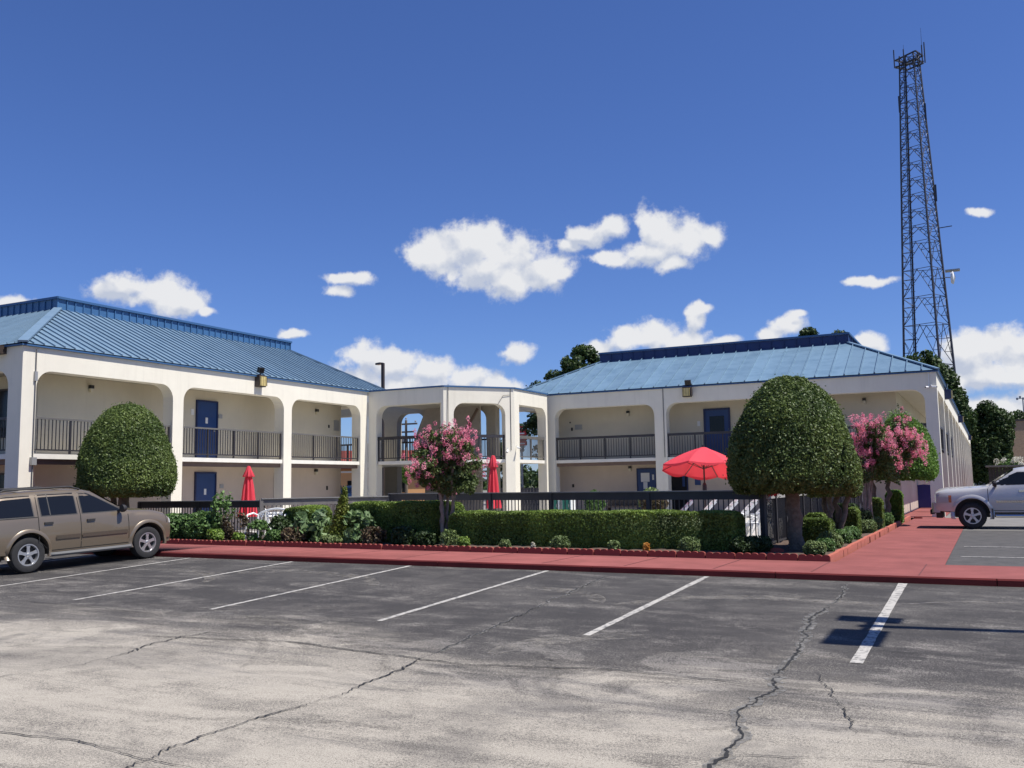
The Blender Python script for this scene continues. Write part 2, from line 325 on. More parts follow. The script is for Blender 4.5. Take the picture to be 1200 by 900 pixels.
def grid_core(fn, nu, nv):
    V = np.array([fn(i / nu, j / nv) for j in range(nv + 1) for i in range(nu)])
    F = np.array([(j * nu + i, j * nu + (i + 1) % nu, (j + 1) * nu + (i + 1) % nu, (j + 1) * nu + i) for j in range(nv) for i in range(nu)])
    return V, F
def lump(P, seed, f=1.6):
    """cheap smooth 3D variation, -1..1"""
    rs = np.random.default_rng(seed); o = np.zeros(len(P))
    for k in range(5):
        w = rs.normal(0, f * (1 + k * 0.6), 3); o += np.sin(P @ w + rs.uniform(0, 6.3)) / (1 + k * 0.5)
    return o / 2.6
def topiary_crown(name, parent, m, rad, z0, z1, n, size, seed, flat=0.32, sq=2.3, rx=1.0):
    """clipped dome: a flat underside at z0 with a rounded lower edge, widest low down, domed top at z1"""
    H = z1 - z0
    def prof(t):      # t: 0 = centre of the underside .. 1 = top
        t = np.asarray(t, float); r = np.empty_like(t); z = np.empty_like(t)
        a = t < 0.16; r[a] = rad * 0.80 * t[a] / 0.16; z[a] = z0
        b = (t >= 0.16) & (t < 0.32); q = (t[b] - 0.16) / 0.16 * math.pi / 2; r[b] = rad * (0.80 + 0.2 * np.sin(q)); z[b] = z0 + H * 0.16 * (1 - np.cos(q))
        c = t >= 0.32; q = (t[c] - 0.32) / 0.68 * math.pi / 2; r[c] = rad * np.cos(q) ** (2 / sq); z[c] = z0 + H * (0.16 + 0.84 * np.sin(q) ** (2 / (sq - 0.25)))
        return r, z
    t = RNG.uniform(0.0, 1, n * 3); r, z = prof(t); keep = RNG.uniform(0, 1, n * 3) < (r / rad) * np.where(t < 0.16, 0.35, 1) + 0.03
    t = t[keep][:n]; r, z = prof(t); r2, z2 = prof(np.clip(t + 0.01, 0, 1)); n = len(t)
    th = RNG.uniform(0, 2 * math.pi, n)
    nr = (z2 - z); nz = -(r2 - r); ln = np.hypot(nr, nz) + 1e-9; nr /= ln; nz /= ln
    Nn = np.stack([nr * np.cos(th), nr * np.sin(th), nz], 1)
    P = np.stack([r * np.cos(th) * rx, r * np.sin(th), z], 1)
    bump = lump(P, seed, 3.2 / rad); depth = RNG.exponential(0.03, n)
    P = P + Nn * (bump * 0.045 + 0.02 * lump(P, seed + 9, 9.0 / rad) - depth + RNG.normal(0, 0.012, n))[:, None]
    hole = lump(P, seed + 5, 6.5 / rad) > 0.55
    P[hole] -= Nn[hole] * 0.10
    stray = RNG.uniform(0, 1, n) < 0.012; P[stray] += Nn[stray] * RNG.uniform(0.03, 0.10, stray.sum())[:, None]
    def cf(u, v):
        rr, zz = prof(np.array([v])); k = 0.90
        return (rr[0] * k * math.cos(u * 6.2832) * rx, rr[0] * k * math.sin(u * 6.2832), z0 + 0.06 + (zz[0] - z0) * 0.94)
    me = leaves_mesh(name, P, Nn, size, rnd=0.38 + 0.32 * bump + 0.15 * lump(P, seed + 20, 1.6), core=grid_core(cf, 28, 18))
    return link(name, me, parent, m)
def box_hedge(name, parent, m, a, b, h, wid, n, size, seed, rnd_=0.10, z0=0.0):
    """clipped hedge from a to b in plan (local), rounded shoulders"""
    a = np.array(a, float); b = np.array(b, float); Ld = np.linalg.norm(b - a); d = (b - a) / Ld; s = np.array([d[1], -d[0]])
    k = RNG.uniform(-wid / 2, wid / 2, n); sd = RNG.integers(0, 6, n)
    A = np.array([wid * Ld, h * Ld, h * Ld, h * wid, h * wid]); pr = A / A.sum(); w = RNG.choice(5, n, p=pr)
    l = RNG.uniform(0, Ld, n); z = RNG.uniform(0.0, h, n) ; Nn = np.zeros((n, 3)); x = k.copy(); zz = z.copy()
    t = w == 0; zz[t] = h; Nn[t, 2] = 1
    f = w == 1; x[f] = wid / 2; Nn[f, :2] = s
    f = w == 2; x[f] = -wid / 2; Nn[f, :2] = -s
    f = w == 3; l[f] = 0; Nn[f, :2] = -d
    f = w == 4; l[f] = Ld; Nn[f, :2] = d
    # round the edges: superellipse squash towards the core
    c = np.stack([(l - Ld / 2) / (Ld / 2), x / (wid / 2), (zz - h * 0.45) / (h * 0.55)], 1)
    ex = np.array([max(Ld / wid, 1) * 7, 7, 7]); q = (np.abs(c) ** 6).sum(1) ** (1 / 6); cc = c / np.maximum(q, 1e-6)[:, None]
    low = c[:, 2] < 0; cc[low, 2] = c[low, 2]
    mixf = 0.75; 
    px = a[0] + d[0] * l + s[0] * (cc[:, 1] * mixf + c[:, 1] * (1 - mixf)) * wid / 2
    py = a[1] + d[1] * l + s[1] * (cc[:, 1] * mixf + c[:, 1] * (1 - mixf)) * wid / 2
    pz = h * 0.45 + (cc[:, 2] * mixf + c[:, 2] * (1 - mixf)) * h * 0.55
    ends = np.minimum(l, Ld - l); pz -= np.clip(0.12 - ends, 0, 0.12) ** 2 * 6 * (pz > h * 0.7)
    P = np.stack([px, py, np.maximum(pz, 0.02)], 1); bump = lump(P, seed, 2.6)
    P += Nn * (bump * 0.03 - RNG.exponential(0.028, n))[:, None]; P[:, 2] += z0
    hb = MB(); m0 = (a + b) / 2; e = d * (Ld / 2 - 0.10); e2 = s * (wid / 2 - 0.09)
    cs = [m0 - e - e2, m0 + e - e2, m0 + e + e2, m0 - e + e2]
    V = np.array([(q_[0], q_[1], z0 + zq) for zq in (0, h - 0.08) for q_ in cs]); F = np.array([(4, 5, 6, 7), (0, 1, 5, 4), (1, 2, 6, 5), (2, 3, 7, 6), (3, 0, 4, 7)])
    # top leaves coloured lighter: sunlight on the hedge top put into leaf colour
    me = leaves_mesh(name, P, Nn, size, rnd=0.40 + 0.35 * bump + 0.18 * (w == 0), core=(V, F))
    return link(name, me, parent, m)
def cloud_crown(name, parent, m, blobs, n, size, seed, gap=0.0, jitter=1.1, aspect=1.6, shell=0.45):
    """blobs: (cx,cy,cz,rx,ry,rz); leaves in the outer part of each, culled by a lump field for gaps"""
    vol = np.array([b[3] * b[4] + b[4] * b[5] + b[3] * b[5] for b in blobs]); k = RNG.choice(len(blobs), n, p=vol / vol.sum())
    B = np.array(blobs)[k]; dd = RNG.normal(0, 1, (n, 3)); dd /= np.linalg.norm(dd, axis=1)[:, None]
    rr = 1 - shell * RNG.uniform(0, 1, n) ** 1.6
    rr *= 1 + 0.16 * lump(dd * 3 + B[:, :3], seed, 1.2)
    P = B[:, :3] + dd * B[:, 3:6] * rr[:, None]
    ext = float(np.mean(B[:, 3:6])); f = lump(P, seed + 3, 2.4 / ext)
    ok = f > -1 + gap * 1.2
    P = P[ok]; dd = dd[ok]; f = f[ok]
    me = leaves_mesh(name, P, dd + np.array([0, 0, 0.4]), size, rnd=0.42 + 0.35 * f, jitter=jitter, aspect=aspect)
    return link(name, me, parent, m)
def fluff(name, parent, m, centers, per, rad, size, seed, zs=1.0):
    """small dense tufts (blossom heads, tip growth) round given centres"""
    C = np.repeat(np.array(centers, float), per, 0); n = len(C); d = RNG.normal(0, 1, (n, 3)); d /= np.linalg.norm(d, axis=1)[:, None]
    rv = np.repeat(RNG.uniform(0.65, 1.25, len(centers)), per); P = C + d * (rad * rv * RNG.uniform(0.5, 1.0, n) ** 0.5)[:, None] * np.array([1, 1, zs])
    return link(name, leaves_mesh(name, P, d, size, rnd=np.repeat(RNG.uniform(0.1, 0.9, len(centers)), per), aspect=1.1), parent, m)

# ---------------------------------------------------------------- ground
def zw(x): return -0.003 - 0.0055 * min(0, max(x, -40))        # walk top: rises gently to the left
KY = 14.72
def zl(x, y):
    d = max(0, KY - y); s = 0.035 * min(d, 7.5) + 0.012 * max(0, min(d - 7.5, 12))
    return zw(x) - 0.10 - s
def asphalt_mat():
    m = bpy.data.materials.new('worn_asphalt'); m.use_nodes = True; nt = m.node_tree; L = nt.links; b = nt.nodes['Principled BSDF']
    b.inputs['Roughness'].default_value = 0.82; b.inputs['Specular IOR Level'].default_value = 0.3
    tc = N_(nt, 'ShaderNodeTexCoord'); sp = N_(nt, 'ShaderNodeSeparateXYZ'); L.new(tc.outputs['Object'], sp.inputs[0])
    def noise(scale, detail, rough=0.6, sc=(1, 1, 1), rot=0, dist=0):
        mp = N_(nt, 'ShaderNodeMapping'); mp.inputs['Scale'].default_value = sc; mp.inputs['Rotation'].default_value = (0, 0, rot); L.new(tc.outputs['Object'], mp.inputs[0])
        n = N_(nt, 'ShaderNodeTexNoise'); n.inputs['Scale'].default_value = scale; n.inputs['Detail'].default_value = detail
        n.inputs['Roughness'].default_value = rough; n.inputs['Distortion'].default_value = dist; L.new(mp.outputs[0], n.inputs['Vector']); return n.outputs[0]
    def M(op, a, b_=None, c=None):
        q = N_(nt, 'ShaderNodeMath', operation=op)
        for i, v in enumerate((a, b_, c)):
            if v is None: continue
            if isinstance(v, (int, float)): q.inputs[i].default_value = v
            else: L.new(v, q.inputs[i])
        return q.outputs[0]
    def MR(v, a, b_, c=0.0, d=1.0):
        q = N_(nt, 'ShaderNodeMapRange', interpolation_type='SMOOTHSTEP'); L.new(v, q.inputs[0])
        for i, x in enumerate((a, b_, c, d)): q.inputs[i + 1].default_value = x
        return q.outputs[0]
    def MX(f, a, b_):
        q = N_(nt, 'ShaderNodeMix', data_type='RGBA')
        if isinstance(f, float): q.inputs[0].default_value = f
        else: L.new(f, q.inputs[0])
        for i, v in ((6, a), (7, b_)):
            if isinstance(v, tuple): q.inputs[i].default_value = (*v, 1)
            else: L.new(v, q.inputs[i])
        return q.outputs[2]
    sharp = noise(0.55, 9, 0.62, (0.8, 1.5, 1), 0.3, 1.6); spark = noise(210, 1, 0.5)
    big = noise(0.35, 5, 0.6); streak = noise(1.0, 8, 0.68, (0.35, 1.6, 1), 0.15, 1.2); mid = noise(1.6, 8, 0.7); grit = noise(60, 4, 0.85); grit2 = noise(150, 2, 0.8)
    # the sealed stalls end towards the aisle where the coat has worn to the stones; ragged edge
    y2 = M('ADD', sp.outputs[1], M('MULTIPLY', M('SUBTRACT', streak, 0.5), 9.0)); y2 = M('ADD', y2, M('MULTIPLY', M('SUBTRACT', big, 0.5), 5.0))
    y2 = M('ADD', y2, M('MULTIPLY', M('ADD', sp.outputs[0], 5.0), 0.06))
    seal = MR(M('ADD', y2, M('MULTIPLY', M('SUBTRACT', mid, 0.5), 3.0)), 6.6, 9.6)
    worn = MR(M('ADD', M('MULTIPLY', streak, 0.6), M('MULTIPLY', mid, 0.5)), 0.50, 0.78)
    # exposed stones: where the seal coat has gone more and more of the pale aggregate shows through
    expo = M('SUBTRACT', 1.0, seal); wsum = M('ADD', M('MULTIPLY', streak, 0.55), M('MULTIPLY', mid, 0.45))
    e = M('ADD', M('MULTIPLY', expo, 0.115), M('MULTIPLY', M('SUBTRACT', wsum, 0.47), 0.62))
    wearband = M('MULTIPLY', MR(sp.outputs[1], 5.0, 8.0), MR(sp.outputs[1], 13.5, 9.5))
    e = M('ADD', e, M('MULTIPLY', M('MULTIPLY', MR(sharp, 0.53, 0.58), wearband), 0.05))
    g1 = M('ADD', M('MULTIPLY', grit, 0.6), M('MULTIPLY', grit2, 0.4))
    sm = MR(M('ADD', g1, e), 0.535, 0.655)
    tarc = MX(expo, (0.043, 0.040, 0.038), (0.115, 0.105, 0.091)); stc = MX(expo, (0.24, 0.222, 0.197), (0.385, 0.35, 0.29))
    base = MX(sm, tarc, stc)
    # tyre scuffs: long thin arcs of rubber
    scuff = M('MULTIPLY', MR(noise(0.9, 9, 0.75, (0.22, 2.4, 1), -0.35, 0.6), 0.56, 0.68), 0.55)
    base = MX(scuff, base, (0.05, 0.05, 0.052))
    patch = MR(noise(0.5, 6, 0.65, (1, 1, 1), 0, 0.8), 0.50, 0.62, 0.0, 0.35); base = MX(patch, base, (0.10, 0.093, 0.085))
    oil = MR(noise(0.8, 4, 0.5), 0.68, 0.78, 0.0, 0.55); base = MX(oil, base, (0.04, 0.04, 0.042))
    hv = N_(nt, 'ShaderNodeHueSaturation'); L.new(base, hv.inputs['Color']); L.new(MR(spark, 0.35, 0.65, 0.72, 1.28), hv.inputs['Value']); base = hv.outputs[0]
    L.new(base, b.inputs['Base Color'])
    bp = N_(nt, 'ShaderNodeBump'); bp.inputs['Strength'].default_value = 0.55; bp.inputs['Distance'].default_value = 0.012
    L.new(M('ADD', grit, M('MULTIPLY', grit2, 0.5)), bp.inputs['Height']); L.new(bp.outputs[0], b.inputs['Normal']); return m
asphalt = asphalt_mat()
def red_walk_mat(name, c1, c2):
    m = mat(name, c1, 0.9, spec=0.2, col2=c2, nscale=1.4, bump=0.25, bscale=70); return m
redwalk = red_walk_mat('red_painted_concrete', (0.27, 0.088, 0.080), (0.195, 0.064, 0.058))
redkerb = red_walk_mat('red_kerb_paint', (0.14, 0.022, 0.022), (0.09, 0.016, 0.016))
redbrick = red_walk_mat('red_edging_block', (0.30, 0.075, 0.06), (0.20, 0.055, 0.045))
earth = mat('mulch_soil', (0.13, 0.085, 0.06), 0.95, col2=(0.06, 0.04, 0.03), nscale=16, bump=0.9, bscale=40)
deckm = mat('pool_deck_concrete', (0.50, 0.48, 0.44), 0.85, noise=0.15, nscale=2)
farground = mat('far_ground', (0.16, 0.15, 0.12), 0.95, col2=(0.07, 0.10, 0.04), nscale=0.05)
lotgrey = mat('side_lot_asphalt', (0.050, 0.048, 0.046), 0.9, col2=(0.085, 0.08, 0.075), nscale=3, bump=0.5, bscale=90)
linepaint = mat('white_line_paint', (0.62, 0.62, 0.58), 0.8, col2=(0.30, 0.295, 0.28), nscale=5)
def structure(o): o['kind'] = 'structure'; return o
g = MB(); g.face([(-1500, -300, -0.6), (1500, -300, -0.6), (1500, 3000, -0.6), (-1500, 3000, -0.6)]); structure(g.build('ground', farground))
g = MB()
xs = [-60, -30, -20, -10, 0, 10, 25]; ys = [-25, -15, -5, 0, 4, 7.22, 10, 12, KY]
for i in range(len(xs) - 1):
    for j in range(len(ys) - 1):
        g.face([(x, y, zl(x, y)) for x, y in ((xs[i], ys[j]), (xs[i + 1], ys[j]), (xs[i + 1], ys[j + 1]), (xs[i], ys[j + 1]))])
structure(g.build('parking_lot', asphalt, smooth=60))
# red walk: strip along the kerb, then the path up to the right-hand building
g = MB()
def strip(mb, pts, z=None):
    mb.face([(x, y, (zw(x) if z is None else z)) for x, y in pts])
for x0, x1 in ((-45, -30), (-30, -16), (-16, -2.42), (-2.42, -0.73), (-0.73, 12)):
    strip(g, [(x0, KY + 0.03), (x1, KY + 0.03), (x1, 16.82 if x1 > -3 else 17.0), (x0, 16.82 if x1 > -3 else 17.0)])
strip(g, [(-2.42, 16.82), (-0.73, 16.82), (-0.73, 36.2), (-2.42, 36.2)]); strip(g, [(-3.0, 36.2), (-1.5, 36.2), (-1.5, 104), (-3.0, 104)])
structure(g.build('sidewalk', redwalk, smooth=60))
g = MB()
for x0, x1 in [(x, x + 3.0) for x in np.arange(-45, 12, 3.0)]:
    a, b2 = x0 + 0.006, x1 - 0.006
    vs = []
    for x in (a, b2):
        vs += [(x, KY - 0.015, zl(x, KY) - 0.05), (x, KY, zw(x) - 0.02), (x, KY + 0.02, zw(x)), (x, KY + 0.03, zw(x) + 0.001), (x, KY + 0.03, zw(x) - 0.3), (x, KY - 0.015, zw(x) - 0.3)]
    g._add(vs, [(0,1,7,6),(1,2,8,7),(2,3,9,8),(3,4,10,9),(5,4,3,2,1,0),(6,7,8,9,10,11)])
structure(g.build('kerb', redkerb))
jm = mat('joint_dark', (0.10, 0.03, 0.03), 0.9)
g = MB()
for x in np.arange(-40, 11, 1.5): g.face([(x - 0.008, KY + 0.17, zw(x) + 0.004), (x + 0.008, KY + 0.17, zw(x) + 0.004), (x + 0.008, 16.80, zw(x) + 0.004), (x - 0.008, 16.80, zw(x) + 0.004)])
for y in np.arange(18.3, 36, 1.5): g.face([(-2.41, y - 0.008, 0.004), (-0.74, y - 0.008, 0.004), (-0.74, y + 0.008, 0.004), (-2.41, y + 0.008, 0.004)])
structure(g.build('walk_joints', jm))
# light concrete apron + side lot with thin lines
g = MB(); strip(g, [(-0.73, 16.82), (14, 16.82), (14, 28.0), (-0.73, 28.0)], -0.006); structure(g.build('side_parking_lot', lotgrey))
g = MB(); strip(g, [(-0.73, 28.0), (14, 28.0), (14, 62), (-1.5, 62), (-1.5, 36.2), (-0.73, 36.2)], -0.006); structure(g.build('side_driveway', mat('driveway_concrete', (0.20, 0.19, 0.175), 0.9, noise=0.3, nscale=1.5)))
g = MB(); strip(g, [(-1.5, 62), (40, 62), (40, 200), (-1.5, 200)], -0.02); structure(g.build('rear_driveway', concrete))
g = MB(); strip(g, [(-60, 17.0), (-2.6, 17.0), (-2.6, 36), (-60, 36)], -0.03); strip(g, [(-100, 36), (-3.0, 36), (-3.0, 200), (-100, 200)], -0.03)
structure(g.build('courtyard_paving', concrete))
g = MB(); g.box((-22.0, 19.5, -0.02), (-4.3, 36.2, -0.004)); structure(g.build('pool_deck', deckm))
def soil():
    g = MB(); rs = random.Random(4)
    def patch(x0, x1, y0, y1, nx, ny):
        P = [[(x0 + (x1 - x0) * i / nx, y0 + (y1 - y0) * j / ny) for j in range(ny + 1)] for i in range(nx + 1)]
        Z = [[zw(P[i][j][0]) + 0.045 + rs.uniform(-0.02, 0.035) for j in range(ny + 1)] for i in range(nx + 1)]
        for i in range(nx):
            for j in range(ny): g.face([(P[a][b][0], P[a][b][1], Z[a][b]) for a, b in ((i, j), (i + 1, j), (i + 1, j + 1), (i, j + 1))])
    patch(-30, -2.62, 17.0, 19.2, 150, 12); patch(-4.2, -2.62, 19.2, 35.3, 10, 80)
    return structure(g.build('planting_bed_soil', earth, smooth=70))
soil()
# parking lines
def line_strip(name, x, y0, y1, w, label=None):
    g = MB(); n = 14; rs = random.Random(int(x * 10) + 50)
    for i in range(n):
        a = y0 + (y1 - y0) * i / n; b = y0 + (y1 - y0) * (i + 1) / n
        wl = w / 2 + rs.uniform(-0.006, 0.004)
        g.face([(x - wl, a, zl(x, a) + 0.005), (x + wl, a, zl(x, a) + 0.005), (x + wl, b, zl(x, b) + 0.005), (x - wl, b, zl(x, b) + 0.005)])
    o = structure(g.build(name, line_worn)); return o
def worn_line_mat():
    m = bpy.data.materials.new('worn_line_paint'); m.use_nodes = True; nt = m.node_tree; L = nt.links; b = nt.nodes['Principled BSDF']
    b.inputs['Roughness'].default_value = 0.85
    tc = N_(nt, 'ShaderNodeTexCoord'); n = N_(nt, 'ShaderNodeTexNoise'); n.inputs['Scale'].default_value = 14; n.inputs['Detail'].default_value = 7; n.inputs['Roughness'].default_value = 0.75
    L.new(tc.outputs['Object'], n.inputs['Vector']); r = N_(nt, 'ShaderNodeValToRGB'); r.color_ramp.elements[0].position = 0.38; r.color_ramp.elements[1].position = 0.52
    r.color_ramp.elements[0].color = (0.10, 0.10, 0.098, 1); r.color_ramp.elements[1].color = (0.42, 0.40, 0.36, 1)
    L.new(n.outputs[0], r.inputs[0]); L.new(r.outputs[0], b.inputs['Base Color']); return m
line_worn = worn_line_mat()
for x, ya, w in ((-1.20, 9.3, 0.115), (-4.04, 9.7, 0.09), (-6.79, 9.72, 0.085), (-9.55, 9.72, 0.085), (-12.28, 9.72, 0.085), (-15.0, 9.75, 0.085), (-17.75, 9.75, 0.10), (-20.5, 9.75, 0.10)):
    line_strip('parking_line', x, ya, KY - 0.06, w)
g = MB(); rs = random.Random(3)
for y in (18.65, 21.35):
    o = MB(); o.box((-0.55, y - 0.04, -0.004), (9, y + 0.04, 0.001)); structure(o.build('parking_line', line_worn))
# cracks in the asphalt (dark, slightly raised tarred edges)
crackm = mat('crack_dark', (0.018, 0.018, 0.018), 0.95); crack_edge = mat('crack_worn_edge', (0.26, 0.25, 0.23), 0.95, col2=(0.10, 0.10, 0.095), nscale=22)
def crack(pts, w, edge=0.0, seed=1, amp=0.035):
    rs = random.Random(seed); path = []; jx = jy = kx = ky = 0.0
    for (x0, y0), (x1, y1) in zip(pts[:-1], pts[1:]):
        n = max(2, int(math.hypot(x1 - x0, y1 - y0) / 0.035))
        for i in range(n):
            jx = jx * 0.86 + rs.gauss(0, amp * 0.32); jy = jy * 0.86 + rs.gauss(0, amp * 0.32); kx = rs.gauss(0, 0.007)
            path.append((x0 + (x1 - x0) * i / n + jx + kx, y0 + (y1 - y0) * i / n + jy * 0.5))
    path.append(pts[-1]); wv = [1.0]
    for i in range(len(path)): wv.append(min(1.6, max(0.25, wv[-1] + rs.gauss(0, 0.18))))
    def ribbon(width, dz, m, nm, ph):
        g = MB(); L_, R_ = [], []
        for i, (x, y) in enumerate(path):
            a = path[max(0, i - 4)]; b = path[min(len(path) - 1, i + 4)]; dx, dy = b[0] - a[0], b[1] - a[1]; l = math.hypot(dx, dy) + 1e-6
            e = min(1, (i + 1) / 12, (len(path) - i) / 12); w1 = width * e * wv[(i + ph) % len(wv)] * rs.uniform(0.8, 1.2); w2 = width * e * wv[(i + 2 * ph) % len(wv)] * rs.uniform(0.8, 1.2)
            L_.append((x - dy / l * w1, y + dx / l * w1)); R_.append((x + dy / l * w2, y - dx / l * w2))
        for i in range(len(path) - 1):
            g.face([(p[0], p[1], zl(*p) + dz) for p in (R_[i], R_[i + 1], L_[i + 1], L_[i])])
        return structure(g.build(nm, m))
    if edge: ribbon(edge, 0.006, crack_edge, 'crack_edge', 17)
    ribbon(w, 0.010, crackm, 'asphalt_crack', 0)
def faded(m, scale, lo, hi, top=1.0):
    nt = m.node_tree; L = nt.links; b = nt.nodes['Principled BSDF']; o = nt.nodes['Material Output']
    tc = N_(nt, 'ShaderNodeTexCoord'); n = N_(nt, 'ShaderNodeTexNoise'); n.inputs['Scale'].default_value = scale; n.inputs['Detail'].default_value = 8; n.inputs['Roughness'].default_value = 0.7
    L.new(tc.outputs['Object'], n.inputs['Vector']); r = N_(nt, 'ShaderNodeMapRange'); r.inputs[1].default_value = lo; r.inputs[2].default_value = hi; r.inputs[4].default_value = top; L.new(n.outputs[0], r.inputs[0])
    t = N_(nt, 'ShaderNodeBsdfTransparent'); mx = N_(nt, 'ShaderNodeMixShader'); L.new(r.outputs[0], mx.inputs[0]); L.new(t.outputs[0], mx.inputs[1]); L.new(b.outputs[0], mx.inputs[2]); L.new(mx.outputs[0], o.inputs[0]); return m
faded(crack_edge, 9, 0.35, 0.62, 0.85)
scuffm = faded(mat('rubber_scuff', (0.035, 0.032, 0.030), 0.9), 7, 0.44, 0.80, 0.42); palem = faded(mat('scraped_pale_asphalt', (0.36, 0.33, 0.28), 0.9), 6, 0.46, 0.74, 0.55)
def scuff(cx, cy, r, a0, a1, w, m=None, nm='tyre_scuff', ry=None):
    g = MB(); n = 40; ry = ry or r; dz = 0.0035
    for i in range(n):
        q = []
        for t_, s_ in ((i, -1), (i + 1, -1), (i + 1, 1), (i, 1)):
            a = R(a0 + (a1 - a0) * t_ / n); ww = w * math.sin(math.pi * min(0.98, max(0.02, t_ / n))) ** 0.5 / 2
            x = cx + (r + s_ * ww) * math.cos(a); y = cy + (ry + s_ * ww) * math.sin(a); q.append((x, y, zl(x, y) + dz))
        g.face(q)
    structure(g.build(nm, m or scuffm))
for q in ((-3.2, 4.6, 3.6, 62, 128, 0.16), (-3.2, 4.6, 3.9, 60, 120, 0.10), (-2.6, 5.2, 1.45, -25, 22, 0.06), (-8.5, 5.0, 4.2, 35, 96, 0.20), (-9.6, 6.0, 3.2, 20, 80, 0.14), (-0.6, 4.9, 2.3, 55, 130, 0.14), (-4.0, 2.5, 3.4, 84, 128, 0.10), (-11.0, 4.0, 6.0, 40, 75, 0.25), (-5.6, 7.0, 2.2, 10, 70, 0.12)): scuff(*q)
for q in ((-2.4, 10.5, 2.4, 60, 150, 0.30), (-6.2, 11.2, 1.6, 20, 100, 0.35), (-10.8, 10.8, 2.6, 30, 140, 0.35), (-13.6, 11.0, 2.0, 20, 120, 0.30), (-3.1, 8.4, 1.5, 100, 175, 0.45), (0.2, 11.5, 1.8, 50, 140, 0.12)): scuff(*q, palem, 'pale_scrape')
crack([(-1.62, 5.4), (-1.60, 6.4), (-1.78, 7.2), (-1.72, 8.1), (-1.8, 8.6), (-1.72, 9.2), (-1.85, 10.4), (-1.95, 11.5), (-1.88, 12.4)], 0.0085, 0.05, 2, 0.035)
crack([(-1.88, 12.4), (-1.92, 14.4)], 0.005, 0.03, 12)
crack([(-5.02, 4.2), (-5.13, 5.27), (-5.0, 6.6), (-5.15, 8.2)], 0.007, 0, 3)
crack([(-5.15, 8.2), (-5.3, 10.5), (-5.6, 14.4)], 0.006, 0.025, 4)
crack([(-1.65, 6.2), (-0.6, 6.55), (0.4, 6.5)], 0.006, 0, 5); crack([(-1.8, 8.2), (-3.2, 8.3), (-4.6, 8.0), (-7, 8.3), (-9, 8.0)], 0.007, 0, 6)
crack([(-6.9, 4.6), (-6.0, 4.75), (-5.2, 4.6), (-4.4, 4.6)], 0.005, 0, 7); crack([(-8.6, 5.6), (-8.2, 6.6), (-8.4, 7.9), (-8.2, 8.8)], 0.007, 0, 8, 0.05)
crack([(-1.2, 9.9), (0.6, 9.9), (2.0, 10.0)], 0.006, 0, 9); crack([(-0.9, 7.0), (-1.3, 8.3), (-1.5, 8.9)], 0.004, 0, 10); crack([(-13, 9.4), (-10, 9.2), (-6.5, 9.6)], 0.006, 0, 11)

# ---------------------------------------------------------------- scalloped edging blocks
def edging():
    root = thing('planter_edging', (-2.5, 16.82, 0), 'row of dark red scalloped edging blocks around the planting bed beside the red walk', 'garden edging')
    def block(L_, n):
        g = MB(); poly = [(0, -0.04)] ; h = 0.085
        poly = [(0.004, -0.04), (L_ - 0.004, -0.04), (L_ - 0.004, h)]
        s = (L_ - 0.008) / n
        for k in range(n):
            for q in range(0, 7):
                t = math.pi * q / 6; poly.append((L_ - 0.004 - s * k - s / 2 + s / 2 * math.cos(t), h + 0.03 * math.sin(t)))
        poly = [p for i, p in enumerate(poly) if i == 0 or (abs(p[0] - poly[i - 1][0]) + abs(p[1] - poly[i - 1][1])) > 1e-4]
        g.prism(poly, 0.07, 'XZ', 0); return g.mesh('edging_block')
    me = block(0.53, 4); me.materials.append(redbrick); rs = random.Random(9)
    x = -2.5 - 0.53
    while x > -22:
        y = 16.82 + min(1, max(0, (-3 - x) / 4)) * (0.0)
        o = link('edging_block', me, root, loc=(x + 2.5, rs.uniform(-0.012, 0.012), zw(x) + rs.uniform(-0.008, 0.008))); o.rotation_euler = (rs.uniform(-0.04, 0.04), rs.uniform(-0.01, 0.01), rs.uniform(-0.02, 0.02)); x -= 0.54
    y = 16.82
    me2 = me.copy(); me2.materials.clear(); me2.materials.append(red_walk_mat('faded_edging_block', (0.50, 0.16, 0.11), (0.38, 0.12, 0.09)))
    while y < 35:
        o = link('edging_block', me2, root, loc=(rs.uniform(-0.01, 0.01), y - 16.82, rs.uniform(-0.006, 0.006))); o.rotation_euler = (0, 0, math.pi / 2 + rs.uniform(-0.012, 0.012)); y += 0.54
edging()

# ================================================================ BUILDINGS
class Run:
    """a straight facade line in plan: s along, t inward, z up"""
    def __init__(s, p0, p1, inward):
        s.p0 = Vector((*p0, 0)); d = Vector((*p1, 0)) - s.p0; s.L = d.length; s.d = d.normalized(); s.n = Vector((*inward, 0)).normalized()
    def P(s, a, t, z): return s.p0 + s.d * a + s.n * t + Vector((0, 0, z))
    def box(s, mb, a0, a1, t0, t1, z0, z1):
        vs = [s.P(a, t, z) for z in (z0, z1) for a, t in ((a0, t0), (a1, t0), (a1, t1), (a0, t1))]
        mb._add(vs, [(0,3,2,1),(4,5,6,7),(0,1,5,4),(1,2,6,5),(2,3,7,6),(3,0,4,7)])
    def prism(s, mb, poly, t0, t1):
        n = len(poly); vs = [s.P(a, t0, z) for a, z in poly] + [s.P(a, t1, z) for a, z in poly]
        mb._add(vs, [tuple(range(n)), tuple(range(2 * n - 1, n - 1, -1))] + [(i, (i + 1) % n, n + (i + 1) % n, n + i) for i in range(n)])
Z_SP = 4.10; Z_SOF = 4.60; Z_TOP = 5.20; SLAB = 2.40
